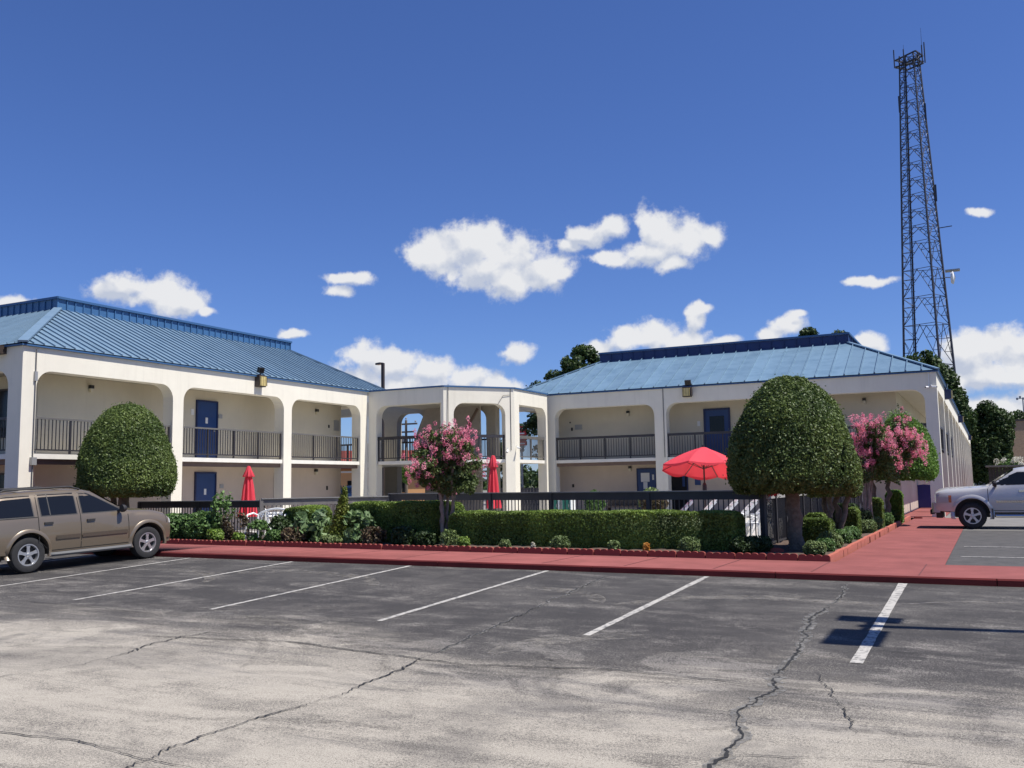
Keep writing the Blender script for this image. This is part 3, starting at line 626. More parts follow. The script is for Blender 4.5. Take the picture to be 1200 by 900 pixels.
def facade(parent, run, piers, th=0.42, sof=Z_SOF, r=0.45, mat_=None, hl=True, hr=True):
    m = mat_ or stucco
    for a, b in piers:
        mb = MB(parent.location); run.box(mb, a, b, 0.0, th, 0.0, Z_SP); mb.build('pier', m, parent)
    # the fascia with its rounded haunches; face divided at every pier so that no huge n-gon is needed
    mb = MB(parent.location); N = 7
    for (a0, b0), (a1, b1) in zip(piers[:-1], piers[1:]):
        bot = [(b0, sof if not hl else Z_SP)] + ([] if not hl else [(b0 + r - r * math.cos(math.pi / 2 * k / N), sof - r + r * math.sin(math.pi / 2 * k / N)) for k in range(0, N + 1)])
        bot += [(a1, sof)] if not hr else [(a1 - r + r * math.sin(math.pi / 2 * k / N), sof - r + r * math.cos(math.pi / 2 * k / N)) for k in range(0, N + 1)] + [(a1, Z_SP)]
        for (x0, z0), (x1, z1) in zip(bot[:-1], bot[1:]):
            if x1 - x0 < 1e-5: continue
            run.prism(mb, [(x0, z0), (x1, z1), (x1, Z_TOP), (x0, Z_TOP)], 0, th)
    for a, b in piers:
        if b - a > 1e-4: run.prism(mb, [(a, Z_SP), (b, Z_SP), (b, Z_TOP), (a, Z_TOP)], 0, th)
    mb.build('fascia', m, parent)
BAL = {}
def railing(parent, run, a, b, zf, top_w=0.10, top_h=0.07, mtop=None, mbal=None, sp=0.11, t=0.12, post=1.25, height=0.97, bal=0.019, stuff=False, name='railing'):
    mtop = mtop or rail_dark; mbal = mbal or rail_dark
    root = bpy.data.objects.new(name, None); COL.objects.link(root); root.parent = parent; CH.setdefault(parent.name, []).append(root)
    root.location = run.P(a, t, zf) - parent.location
    base = run.P(a, t, zf)
    mb = MB(base); run.box(mb, a, b, t - top_w / 2, t + top_w / 2, zf + height - top_h, zf + height); mb.build('top_rail', mtop, root)
    mb = MB(base); run.box(mb, a, b, t - 0.02, t + 0.02, zf + 0.09, zf + 0.13); mb.build('bottom_rail', mbal, root)
    n = max(1, round((b - a) / post))
    for i in range(n + 1):
        s = a + (b - a) * i / n; s = min(max(s, a + 0.03), b - 0.03)
        mb = MB(base); run.box(mb, s - 0.024, s + 0.024, t - 0.024, t + 0.024, zf, zf + height - top_h - 0.001); mb.build('post', mbal, root)
    k = int((b - a) / sp); key = (round(run.d.x, 3), round(run.d.y, 3), bal, mbal.name, height)
    if key not in BAL:
        q = MB(); d = run.d; nn = run.n; w = bal / 2
        vs = [d * i * w + nn * j * w + Vector((0, 0, z)) for z in (0.13, height - top_h) for i, j in ((-1, -1), (1, -1), (1, 1), (-1, 1))]
        q._add(vs, [(0,1,5,4),(1,2,6,5),(2,3,7,6),(3,0,4,7)]); BAL[key] = q.mesh('baluster'); BAL[key].materials.append(mbal)
    for i in range(k):
        s = a + (b - a) * (i + 0.5) / k
        link('baluster', BAL[key], root, loc=run.P(s, t, zf) - base)
    return root
def roof(parent, x0, x1, y0, y1, px0, px1, py0, py1, ze, zp, ph, pitch_sp, m, mp, rib=0.05, ribw=0.028, sides='WESN', coarse=1.0, ppitch=None):
    """hipped apron of standing-seam panels rising to a parapet box"""
    Z = lambda q: q
    faces = {'E': ((x1, y0), (x1, y1), (px1, py0), (px1, py1)), 'W': ((x0, y1), (x0, y0), (px0, py1), (px0, py0)),
             'S': ((x0, y0), (x1, y0), (px0, py0), (px1, py0)), 'N': ((x1, y1), (x0, y1), (px1, py1), (px0, py1))}
    off = parent.location
    for k in sides:
        e0, e1, p0, p1 = [Vector((*q, 0)) for q in faces[k]]
        d = (e1 - e0).normalized(); L_ = (e1 - e0).length; up = Vector((-d.y, d.x, 0)); run = (p0 - e0).dot(up)
        i0 = (p0 - e0).dot(d); i1 = L_ - (p1 - e0).dot(d); rise = zp - ze
        def pt(a, q, dz=0): return e0 + d * a + up * (run * q) + Vector((0, 0, ze + rise * q + dz))
        def lim(a): return max(0, min(1, a / i0 if i0 > 1e-6 else 1, (L_ - a) / i1 if i1 > 1e-6 else 1))
        n = round(L_ / (pitch_sp * (coarse if k in 'NW' else 1))); w = L_ / n
        nrm = (up * -rise + Vector((0, 0, run))).normalized()
        for i in range(n):
            a, b = i * w, (i + 1) * w
            br = sorted(set([a, b] + [q for q in (i0, L_ - i1) if a < q < b]))
            mb = MB(off); lo = [pt(q, 0) for q in br]; hi = [pt(q, lim(q)) for q in reversed(br)]
            ps = []
            for q in lo + hi:
                if not ps or (q - ps[-1]).length > 1e-4: ps.append(q)
            if (ps[0] - ps[-1]).length < 1e-4: ps.pop()
            dn = Vector((0, 0, -0.03)); mb.face(ps)
            mb.face([lo[0], lo[0] + dn, lo[-1] + dn, lo[-1]])
            q = lim(b - ribw / 2)
            if q > 0.01 and i < n - 1:
                A = [pt(b - ribw / 2, 0), pt(b + ribw / 2, 0)]; B = [pt(b - ribw / 2, q), pt(b + ribw / 2, q)]; h = nrm * rib
                vs = [A[0], A[1], B[1], B[0], A[0] + h, A[1] + h, B[1] + h, B[0] + h]
                mb._add(vs, [(0,1,5,4),(1,2,6,5),(2,3,7,6),(3,0,4,7),(4,5,6,7)])
            mb.build('roof_panel', m, parent)
    # hip caps
    for e, p in (((x1, y0), (px1, py0)), ((x0, y0), (px0, py0)), ((x1, y1), (px1, py1)), ((x0, y1), (px0, py1))):
        mb = MB(off); a = Vector((*e, ze + 0.03)); b = Vector((*p, zp + 0.03)); mb.bar(a, b, HIPW, 0.05); mb.build('hip_cap', m, parent)
    # parapet
    pp = ppitch or pitch_sp
    for k, (a, b, n_) in {'E': ((px1, py0), (px1, py1), (1, 0)), 'W': ((px0, py1), (px0, py0), (-1, 0)), 'S': ((px0, py0), (px1, py0), (0, -1)), 'N': ((px1, py1), (px0, py1), (0, 1))}.items():
        a = Vector((*a, 0)); b = Vector((*b, 0)); d = (b - a).normalized(); L_ = (b - a).length; nn = Vector((*n_, 0))
        n = max(1, round(L_ / (pp * (coarse if k in 'NW' else 1)))); w = L_ / n
        for i in range(n):
            mb = MB(off); q0 = a + d * (i * w + 0.012); q1 = a + d * ((i + 1) * w - 0.012)
            mb._add([q0 + Vector((0, 0, zp - 0.05)), q1 + Vector((0, 0, zp - 0.05)), q1 + Vector((0, 0, zp + ph - 0.07)), q0 + Vector((0, 0, zp + ph - 0.07))], [(0, 1, 2, 3)])
            for q in (a + d * (i + 1) * w,):
                mb.bar(q + nn * 0.012 + Vector((0, 0, zp - 0.02)), q + nn * 0.012 + Vector((0, 0, zp + ph - 0.07)), 0.03, 0.05, tuple(nn))
            mb.build('parapet_panel', mp, parent)
        mb = MB(off); o = 0.03
        mb.bar(a - d * 0.05 + nn * 0.0 + Vector((0, 0, zp + ph - 0.03)), b + d * 0.05 + Vector((0, 0, zp + ph - 0.03)), 0.14, 0.075); mb.build('coping', trim_blue, parent)
    mb = MB(off); mb.face([(px0 + .02, py0 + .02, zp + ph - 0.12), (px1 - .02, py0 + .02, zp + ph - 0.12), (px1 - .02, py1 - .02, zp + ph - 0.12), (px0 + .02, py1 - .02, zp + ph - 0.12)]); mb.build('flat_roof', concrete, parent)
HIPW = 0.24
def door(parent, run, a, b, t, z0, z1, m=None, notice=None, glazed=False, fr=0.05, framem=None):
    """door leaf in a frame, proud of a wall whose face lies at depth t of the run"""
    m = m or blue_door; base = run.P((a + b) / 2, t, z0)
    mb = MB(base); run.box(mb, a, b, t - 0.035, t - 0.002, z0 + 0.005, z1 - fr); root = link('door', mb.mesh('door'), parent, m, base - parent.location)
    fm = framem or blue_dark
    mb = MB(base); run.box(mb, a - fr, a, t - 0.06, t - 0.001, z0 + 0.005, z1 - fr); run.box(mb, b, b + fr, t - 0.06, t - 0.001, z0 + 0.005, z1 - fr); run.box(mb, a - fr, b + fr, t - 0.06, t - 0.001, z1 - fr + 0.001, z1)
    mb.build('door_frame', fm, root)
    if glazed: mb = MB(base); run.box(mb, a + 0.17, b - 0.17, t - 0.042, t - 0.036, z0 + 1.0, z1 - 0.32); mb.build('door_window', glass_dark, root)
    else:
        if notice != 'none':
            mb = MB(base); c = (a + b) / 2; run.box(mb, c - 0.07, c + 0.03, t - 0.040, t - 0.036, z0 + 1.22, z0 + 1.42); mb.build('notice', paper, root)
    mb = MB(base); p = run.P(b - 0.09, t - 0.065, z0 + 0.98); mb.tube([p + run.n * 0.03, p], 0.013, 8); mb.tube([p, p - run.d * 0.1], 0.011, 8); mb.build('door_handle', grey_metal, root)
    return root
def wall_light(parent, run, a, t, z):
    base = run.P(a, t, z); mb = MB(base); run.box(mb, a - 0.06, a + 0.06, t - 0.11, t - 0.001, z, z + 0.10); o = link('wall_light', mb.mesh('wall_light'), parent, black_metal, base - parent.location)
    mb = MB(base); run.box(mb, a - 0.045, a + 0.045, t - 0.10, t - 0.012, z - 0.11, z - 0.001); mb.build('lamp_glass', lens_cream, o)
lens_cream = mat('cream_lens', (0.6, 0.55, 0.42), 0.3)
def plaque(parent, run, a, t, z, w=0.17, h=0.14, m=None):
    mb = MB(parent.location); run.box(mb, a - w / 2, a + w / 2, t - 0.02, t - 0.001, z - h / 2, z + h / 2); mb.build('plaque', m or grey_metal, parent)
def window(parent, run, a, b, t, z0, z1, frm=None, curtain=True):
    base = run.P((a + b) / 2, t, z0); mb = MB(base); w = 0.05
    for q in ((a, a + w, z0, z1), (b - w, b, z0, z1), (a + w, b - w, z0, z0 + w), (a + w, b - w, z1 - w, z1), ((a + b) / 2 - .02, (a + b) / 2 + .02, z0 + w, z1 - w)): run.box(mb, q[0], q[1], t - 0.05, t - 0.001, q[2], q[3])
    o = link('window', mb.mesh('window'), parent, frm or bronze, base - parent.location)
    for q in ((a + w, (a + b) / 2 - .02), ((a + b) / 2 + .02, b - w)):
        mb = MB(base); run.box(mb, q[0], q[1], t - 0.018, t - 0.008, z0 + w, z1 - w); mb.build('pane', glass_dark, o)
def flood_box(parent, run, a, z, w=0.34, boxm=None, lens=True, out=0.20):
    """weathered wall pack on the fascia with a small flood light on top"""
    base = run.P(a, 0, z); mb = MB(base); run.box(mb, a - w / 2, a + w / 2, -out, -0.002, z - 0.20, z + 0.20)
    o = link('wall_pack', mb.mesh('wall_pack'), parent, boxm or bronze, base - parent.location)
    mb = MB(base); run.box(mb, a - w / 2 + 0.03, a + w / 2 - 0.03, -out - 0.05, -out - 0.001, z - 0.17, z + 0.15); mb.build('lamp_lens', lens_yellow, o)
    mb = MB(base); run.box(mb, a + w / 2 + 0.001, a + w / 2 + 0.03, -out - 0.03, -0.03, z - 0.16, z + 0.14)
    for k in (-1, 0, 1): run.box(mb, a + k * 0.1 - 0.006, a + k * 0.1 + 0.006, -out - 0.058, -out - 0.0505, z - 0.17, z + 0.15)
    mb.build('lamp_guard', bronze, o)
    mb = MB(base); p = run.P(a + 0.04, -0.06, z + 0.20); q = p + Vector((0, 0, 0.12)); mb.tube([p, q], 0.02, 8)
    fw = (-run.n * 0.9 + Vector((0, 0, -0.25))).normalized(); c = q + Vector((0, 0, 0.07)); mb.bar(c - fw * 0.04, c + fw * 0.07, 0.24, 0.19); mb.build('flood_lamp', black_metal, o)
    mb = MB(base); mb.bar(c + fw * 0.0705, c + fw * 0.075, 0.19, 0.14); mb.build('flood_glass', glass_dark, o)
    return o
def pipe(parent, path, r, m, name='conduit'):
    mb = MB(parent.location); mb.tube(path, r, 8); mb.build(name, m, parent, smooth=50)
def camera_unit(parent, p, aim):
    p = Vector(p); aim = Vector(aim).normalized(); mb = MB(p); mb.tube([p, p + Vector((0, 0, -0.04)), p + aim * 0.06 + Vector((0, 0, -0.07))], 0.016, 8)
    o = link('security_camera', mb.mesh('security_camera', 40), parent, white_metal, p - parent.location)
    mb = MB(p); c = p + aim * 0.05 + Vector((0, 0, -0.09)); mb.tube([c, c + aim * 0.17], 0.038, 12); mb.build('camera_body', white_metal, o, smooth=40)
    mb = MB(p); mb.tube([c + aim * 0.171, c + aim * 0.176], 0.026, 12); mb.build('camera_lens', glass_dark, o)

# ---- left building -------------------------------------------------
LB = thing('motel_building', (-22.2, 15.8, 0), 'left two-storey motel building with striped blue roof, sunlit cream arcade behind brown SUV', 'building')
rE = Run((-22.2, 15.8), (-22.2, 35.4), (-1, 0)); rS = Run((-22.2, 15.8), (-37.0, 15.8), (0, 1))
facade(LB, rE, [(0, 0.42), (5.07, 5.49), (10.16, 10.58), (14.72, 15.22)])
# end face (shares the corner pier: starts 0.42 in)
facade(LB, Run((-22.622, 15.802), (-37.0, 15.802), (0, 1)), [(0, 0.12), (4.6, 5.02), (9.6, 10.02), (14.0, 14.38)], th=0.40)
def slab_run(parent, run, a, b, z=SLAB, back=1.5, t0=0.05):
    mb = MB(parent.location); run.box(mb, a, b, t0, back, z - 0.13, z); mb.build('floor_slab', slabm, parent)
    mb = MB(parent.location); run.box(mb, a, b, t0 + 0.09, t0 + 0.34, z - 0.27, z - 0.131); mb.build('beam', beam_brown, parent)
WX = -23.6; WY = 17.3
for a, b in ((0.42, 5.07), (5.49, 10.16), (10.58, 14.72)): slab_run(LB, rE, a, b, t0=0.05, back=0.44)
kid(LB, 'floor_slab', slabm, lambda m: m.box((-36.9, 16.25, SLAB - 0.14), (-22.66, 31.02, SLAB - 0.005)))
slab_run(LB, Run((-22.742, 15.8), (-37, 15.8), (0, 1)), 0.0, 4.4, t0=0.05, back=0.44); slab_run(LB, Run((-22.742, 15.8), (-37, 15.8), (0, 1)), 4.9, 14.1, t0=0.05, back=0.44)
# rooms: upper and lower wall bands
kid(LB, 'wall', wallm, lambda m: m.box((-37.0, WY, SLAB), (WX, 31.1, 4.72)))
kid(LB, 'wall', wall_low, lambda m: m.box((-37.0, WY, -0.03), (WX, 31.1, SLAB - 0.145)))
kid(LB, 'ceiling', soffit, lambda m: m.box((-37.0, 16.2, 4.73), (-22.62, 32.6, 4.80)))
kid(LB, 'eave_trim', trim_blue, lambda m: (m.box((-22.30, 15.72, 5.201), (-22.12, 32.7, 5.27)), m.box((-37.1, 15.72, 5.201), (-22.301, 15.9, 5.27))))
roof(LB, -37.0, -22.12, 15.72, 32.7, -33.0, -26.2, 19.8, 30.99, 5.272, 7.20, 0.40, 0.313, roof_left, parapet_m, rib=0.042, ribw=0.026)
door(LB, rE, 7.42, 8.30, 1.4, SLAB, SLAB + 2.0); door(LB, rE, 7.42, 8.28, 1.4, 0.0, 1.98)
for s, z in ((3.2, 4.42), (13.68, 4.38), (13.65, 2.02), (3.2, 2.02)): wall_light(LB, rE, s, 1.4, z)
plaque(LB, rE, 8.5, 1.4, 3.9); plaque(LB, rE, 7.22, 1.4, 3.98, 0.12, 0.2, paper); plaque(LB, rE, 8.62, 1.4, 1.5); plaque(LB, rE, 15.0, 1.4, 3.9, 0.34, 0.42); plaque(LB, rE, 14.4, 1.4, 1.38, 0.09, 0.16, black_metal); plaque(LB, rE, 14.5, 1.4, 3.84, 0.08, 0.12, black_metal)
door(LB, rE, 11.33, 12.1, 1.4, 0.0, 1.98, notice='none')
for a, b in ((0.42, 5.07), (5.49, 10.16), (10.58, 14.72)): railing(LB, rE, a + 0.001, b - 0.001, SLAB, mtop=rail_grey, top_w=0.06, top_h=0.05, post=1.2)
rs_ = Run((-22.742, 15.8), (-37, 15.8), (0, 1))
railing(LB, rs_, 0.0, 4.4, SLAB)
rw = Run((WX, WY), (-37.0, WY), (0, 1))
window(LB, rw, 0.9, 2.9, 0.0, SLAB + 0.55, 4.35); window(LB, rw, 0.9, 2.9, 0.0, 0.4, 1.95); window(LB, rw, 5.5, 7.5, 0.0, SLAB + 0.55, 4.35)
kid(LB, 'curtain', white_metal, lambda m: m.box((WX - 1.55, WY - 0.012, 2.98), (WX - 1.35, WY - 0.007, 4.28)))
flood_box(LB, rE, 8.82, 5.06)
pipe(LB, [(-22.17, 16.17, 5.15), (-22.17, 16.17, 3.1), (-22.17, 16.17, 0.1)], 0.012, rail_grey); kid(LB, 'junction_box', grey_metal, lambda m: m.box((-22.24, 16.1, 2.1), (-22.10, 16.24, 2.3)))
kid(LB, 'junction_box', grey_metal, lambda m: m.box((-22.23, 16.13, 4.3), (-22.14, 16.21, 4.55)))
kid(LB, 'wall_pack', bronze, lambda m: m.box((-23.3, 15.45, 5.02), (-22.85, 15.79, 5.24)))

# ---- corner gallery joining the two buildings ---------------------
BG = thing('corner_gallery', (-18.65, 31.03, 0), 'open two-storey cream corner gallery with cut corner linking the two blue-roofed motel buildings', 'gallery')
p0, p1, p2, p3 = (-22.195, 31.03), (-18.66, 31.03), (-16.76, 33.36), (-16.76, 36.49)
r1 = Run(p0, p1, (0, 1)); r2 = Run(p1, p2, (-2.33, 1.90)); r3 = Run(p2, p3, (-1, 0))
facade(BG, r1, [(0.0, 0.40), (r1.L - 0.10, r1.L)], th=0.40, hr=False)
facade(BG, r2, [(0.0, 0.42), (r2.L - 0.40, r2.L)], th=0.36)
facade(BG, r3, [(0.0, 0.42), (r3.L - 0.16, r3.L)], th=0.40, hl=False)
kid(BG, 'eave_trim', trim_blue, lambda m: [m.bar((*a, 5.232), (*b, 5.232), 0.10, 0.06) for a, b in ((p0, p1), (p1, p2), (p2, p3))])
slabpoly = [(-21.75, 31.10), (-18.70, 31.10), (-16.85, 33.39), (-16.85, 36.48), (-20.0, 36.48), (-20.0, 35.3), (-21.75, 35.3)]
kid(BG, 'floor_slab', slabm, lambda m: m.prism(slabpoly, 0.13, 'XY', SLAB - 0.135))
kid(BG, 'roof_deck', soffit, lambda m: m.prism([(-22.0, 31.45), (-18.85, 31.45), (-17.2, 33.5), (-17.2, 36.4), (-20.4, 36.4), (-20.4, 35.2), (-22.0, 35.2)], 0.25, 'XY', 4.72))
for r_, a, b in ((r1, 0.40, r1.L - 0.10), (r2, 0.42, r2.L - 0.40), (r3, 0.42, r3.L - 0.16)):
    lit = r_ is r3  # sun-facing run gets the paler rail material: sunlight put into its colour
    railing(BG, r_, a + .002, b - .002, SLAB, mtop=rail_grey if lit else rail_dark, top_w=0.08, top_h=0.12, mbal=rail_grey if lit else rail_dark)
rB = Run((-18.4, 35.2), (-37.0, 35.2), (0, -1))     # rear line, seen through the openings
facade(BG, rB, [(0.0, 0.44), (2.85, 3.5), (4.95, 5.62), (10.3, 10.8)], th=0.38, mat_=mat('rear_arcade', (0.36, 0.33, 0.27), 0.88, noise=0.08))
railing(BG, rB, 0.44, 2.85, SLAB, t=-0.05); railing(BG, rB, 3.5, 4.95, SLAB, t=-0.05); railing(BG, rB, 5.62, 10.3, SLAB, t=-0.05)
kid(BG, 'floor_slab', slabm, lambda m: m.box((-30, 31.3, SLAB - 0.14), (-21.76, 35.15, SLAB - 0.01)))
# enclosed stair: side wall whose left edge rakes with the flight, plus the flight and its soffit
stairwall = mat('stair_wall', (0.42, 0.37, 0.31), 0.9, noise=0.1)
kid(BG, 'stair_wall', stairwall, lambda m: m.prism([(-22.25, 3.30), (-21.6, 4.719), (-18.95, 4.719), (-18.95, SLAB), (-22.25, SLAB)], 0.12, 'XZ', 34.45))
kid(BG, 'stair_stringer', beam_brown, lambda m: m.bar((-19.75, 34.38, 3.45), (-19.0, 34.38, 4.6), 0.06, 0.10))
def steps():
    rootx = -20.9
    for k in range(13):
        kid(BG, 'step', concrete, lambda m: m.box((rootx + k * 0.25, 33.3, 0.18 * (k + 0.6)), (rootx + k * 0.25 + 0.29, 34.3, 0.18 * (k + 1))))
steps()
kid(BG, 'stair_wall', stairwall, lambda m: m.box((-20.6, 34.45, 0), (-18.9, 34.57, 2.25)))
pipe(BG, [(-18.52, 31.16, 5.3), (-18.52, 31.14, 4.0), (-18.52, 31.14, 2.2)], 0.014, rail_grey)
pipe(BG, [(-16.86, 33.22, 5.25), (-16.86, 33.22, 4.6), (-16.86, 33.22, 2.75)], 0.014, rail_grey)
pipe(BG, [(-16.86, 33.2, 4.95), (-17.05, 32.96, 4.92), (-17.2, 32.75, 4.55)], 0.01, rail_grey)
camera_unit(BG, (-16.72, 33.45, 2.95), (1, -0.5, -0.2)); camera_unit(BG, (-16.95, 33.1, 2.85), (0.3, -1, -0.5))

# ---- right building ------------------------------------------------
RB = thing('motel_building', (-1.5, 36.9, 0), 'right two-storey motel building with faded blue roof and shaded blue parapet', 'building')
fS = Run((-17.14, 36.9), (-1.5, 36.9), (0, 1))
facade(RB, fS, [(0, 0.54), (5.02, 5.52), (10.04, 10.54), (15.22, 15.64)])
fE = Run((-1.502, 37.322), (-1.502, 104.0), (-1, 0))
pe = [(0.0, 0.1)] + [(4.9 + 5.0 * k, 5.3 + 5.0 * k) for k in range(12)] + [(66.2, 66.6)]
facade(RB, fE, pe, th=0.40, r=0.3)
RWY = 38.4; RWX = -3.0
for a, b in ((0.54, 5.02), (5.52, 10.04), (10.54, 15.22)): slab_run(RB, fS, a, b, back=0.44)
kid(RB, 'floor_slab', slabm, lambda m: m.box((-17.6, 37.35, SLAB - 0.14), (-1.96, 104, SLAB - 0.005)))

kid(RB, 'wall', wallm, lambda m: m.box((-17.6, RWY, SLAB), (RWX, 103.9, 4.72)))
kid(RB, 'wall', wall_low, lambda m: m.box((-17.6, RWY, -0.03), (RWX, 103.9, SLAB - 0.145)))
kid(RB, 'ceiling', soffit, lambda m: m.box((-19.0, 37.33, 4.73), (-1.92, 104, 4.80)))
kid(RB, 'eave_trim', trim_blue, lambda m: (m.box((-19.0, 36.82, 5.201), (-1.42, 37.0, 5.27)), m.box((-1.6, 37.001, 5.201), (-1.42, 104.1, 5.27))))
kid(RB, 'fascia', stucco, lambda m: m.box((-19.0, 36.902, 4.6), (-17.141, 37.3, 5.2)))
HIPW = 0.16
roof(RB, -19.0, -1.42, 36.82, 104.1, -15.7, -4.83, 40.23, 100.8, 5.272, 6.95, 0.43, 0.53, roof_right, navy, rib=0.062, ribw=0.03, coarse=4)
door(RB, fS, 6.75, 7.70, 1.5, SLAB, SLAB + 2.0, glazed=True, fr=0.08); dr = door(RB, fS, 3.72, 4.52, 1.5, 0.0, 2.0, notice='none')
mb = MB(dr.matrix_world.translation); 
def on_door(name, a, b, z0, z1, m, parent, t=1.5, fs=fS):
    base = parent.location + parent.parent.location; q = MB(base); fs.box(q, a, b, t - 0.042, t - 0.0365, z0, z1); q.build(name, m, parent)
on_door('notice', 3.86, 4.24, 1.42, 1.80, paper, dr); on_door('notice', 3.96, 4.14, 1.12, 1.41, paper, dr); on_door('notice', 4.36, 4.44, 1.5, 1.72, paper, dr)
dk = door(RB, fS, 5.05, 5.86, 1.5, 0.0, 2.0, m=mat('doorway_shade_black', (0.008, 0.008, 0.01), 0.9), notice='none')  # black leaf stands for an open doorway, its inner darkness painted on
on_door('notice', 5.67, 5.78, 1.2, 1.75, blue_door, dk)
kid(RB, 'wall_sign', blue_door, lambda m: fS.box(m, 6.2, 6.44, 1.46, 1.499, 1.25, 1.72))
for s, z in ((3.36, 4.38), (3.38, 2.0), (13.0, 4.4)): wall_light(RB, fS, s, 1.5, z)
plaque(RB, fS, 1.02, 1.5, 3.88, 0.34, 0.22); plaque(RB, fS, 0.70, 1.5, 3.80, 0.08, 0.14, black_metal); plaque(RB, fS, 0.62, 1.5, 4.1, 0.06, 0.06, black_metal); plaque(RB, fS, 0.7, 1.5, 1.3, 0.1, 0.14, black_metal)
plaque(RB, fS, 6.45, 1.5, 3.8, 0.12, 0.2, paper)
for a, b in ((0.54, 5.02), (5.52, 10.04), (10.54, 15.22)): railing(RB, fS, a + .001, b - .001, SLAB, top_w=0.07, top_h=0.10)
for (a0, b0), (a1, b1) in list(zip(pe[:-1], pe[1:]))[:3]: railing(RB, fE, b0 + .001, a1 - .001, SLAB, sp=0.22)
flood_box(RB, fS, 6.46, 5.0)
pipe(RB, [(-16.9 + 5.18, 36.88, 5.2), (-11.72, 36.88, 3.6), (-11.72, 36.88, 2.4)], 0.014, rail_grey)
pipe(RB, [(-1.75, 36.88, 5.2), (-1.75, 36.88, 4.75)], 0.012, white_metal); camera_unit(RB, (-1.75, 36.86, 4.75), (-0.6, -1, -0.1)); camera_unit(RB, (-1.68, 36.86, 4.75), (1, -0.6, -0.1))
kid(RB, 'paint_band', slabm, lambda m: m.box((-1.925, 36.893, 0.69), (-1.495, 36.898, 0.72)))
for i, yy in enumerate((6.6, 26.0, 56.5)):
    f = flood_box(RB, fE, yy, 4.92, w=0.5, boxm=blue_dark, out=0.26)
# ================================================================ POOL FENCE
def fence(name, label, pts, zt, mtop, mp, th=0.19, sp=0.112, bal=0.018, post=2.4, cap=True):
    root = thing(name, (pts[0][0], pts[0][1], 0), label, 'fence', group='dark picket fences round the pool court')
    meb = None
    for (x0, y0), (x1, y1), in zip(pts[:-1], pts[1:]):
        run = Run((x0, y0), (x1, y1), (0, 1)); n_ = Vector((-run.d.y, run.d.x, 0)); run.n = n_
        zb = zw(x0) * 0.5 + 0.04
        mb = MB(root.location); run.box(mb, 0.03, run.L - 0.03, -0.022, 0.022, zt - th, zt - 0.025); mb.build('top_board', mtop, root)
        if cap: mb = MB(root.location); run.box(mb, 0, run.L, -0.06, 0.06, zt - 0.025, zt); mb.build('cap_rail', mat_cap, root)
        mb = MB(root.location); run.box(mb, 0, run.L, -0.015, 0.015, zb + 0.05, zb + 0.09); mb.build('bottom_rail', mp, root)
        np_ = max(1, round(run.L / post))
        for i in range(np_ + 1):
            a = run.L * i / np_; mb = MB(root.location); run.box(mb, a - 0.045, a + 0.045, -0.045, 0.045, -0.05, zt - 0.027); mb.build('post', mp, root)
        k = int(run.L / sp); w = bal / 2; q = MB()
        q._add([run.d * i * w + run.n * j * w + Vector((0, 0, z)) for z in (zb + 0.09, zt - th) for i, j in ((-1, -1), (1, -1), (1, 1), (-1, 1))], [(0,1,5,4),(1,2,6,5),(2,3,7,6),(3,0,4,7)])
        me = q.mesh('picket'); me.materials.append(mp)
        for i in range(k):
            P = run.P(run.L * (i + 0.5) / k, 0, 0); link('picket', me, root, loc=(P.x - pts[0][0], P.y - pts[0][1], 0))
    return root
mat_cap = mat('fence_cap', (0.22, 0.215, 0.205), 0.6, noise=0.2, nscale=4)
fence_m = mat('fence_dark', (0.045, 0.043, 0.046), 0.6, noise=0.25, nscale=4); fence_b = mat('fence_brown', (0.045, 0.034, 0.03), 0.6, noise=0.25, nscale=4)
fence_g = mat('fence_weathered_sunlit_grey', (0.17, 0.155, 0.145), 0.75, noise=0.3, nscale=5)  # weathered boards; on the pool fence a paler copy with sunlight painted in
fence('pool_fence', 'dark picket pool fence behind the long clipped hedge and closed umbrella', [(-15.0, 22.0), (-9.2, 20.15), (-4.1, 19.2)], 1.21, fence_m, fence_m)
fence('pool_fence', 'sunlit paler picket fence section behind the white bench and small conifer', [(-17.15, 19.2), (-15.02, 21.98)], 1.14, fence_g, fence_g)
fence('pool_fence', 'brown picket fence section between SUV bonnet and left closed umbrella', [(-21.75, 19.3), (-17.2, 19.3)], 1.09, fence_b, fence_b, sp=0.10)
fence('pool_fence', 'sunlit-topped picket fence running away along the path behind the topiary trunks', [(-4.1, 19.3), (-4.1, 34.5)], 1.21, mat('fence_sunlit_board', (0.36, 0.35, 0.33), 0.7, noise=0.15), fence_m, post=1.05)  # top board coloured paler: sunlight on its path side put into the colour

# ================================================================ PLANTS
def plant(name, loc, label, cat, group=None): return thing(name, loc, label, cat, group)
def trunk(parent, stems, m, nm='trunk'):
    mb = MB()
    for path, rads in stems: mb.tube(path, rads, 9)
    return mb.build(nm, m, parent, smooth=60)
def knobbly(p0, p1, r0, r1, n=6, amp=0.03, seed=0):
    rs = random.Random(seed); p0 = Vector(p0); p1 = Vector(p1); pts = []; rr = []
    for i in range(n + 1):
        t = i / n; q = p0.lerp(p1, t); a = amp * math.sin(math.pi * t) + amp * 0.3
        pts.append(q + Vector((rs.uniform(-a, a), rs.uniform(-a, a), 0))); rr.append((r0 + (r1 - r0) * t) * rs.uniform(0.92, 1.1) * (1.35 if i == 0 else 1))
    return pts, rr
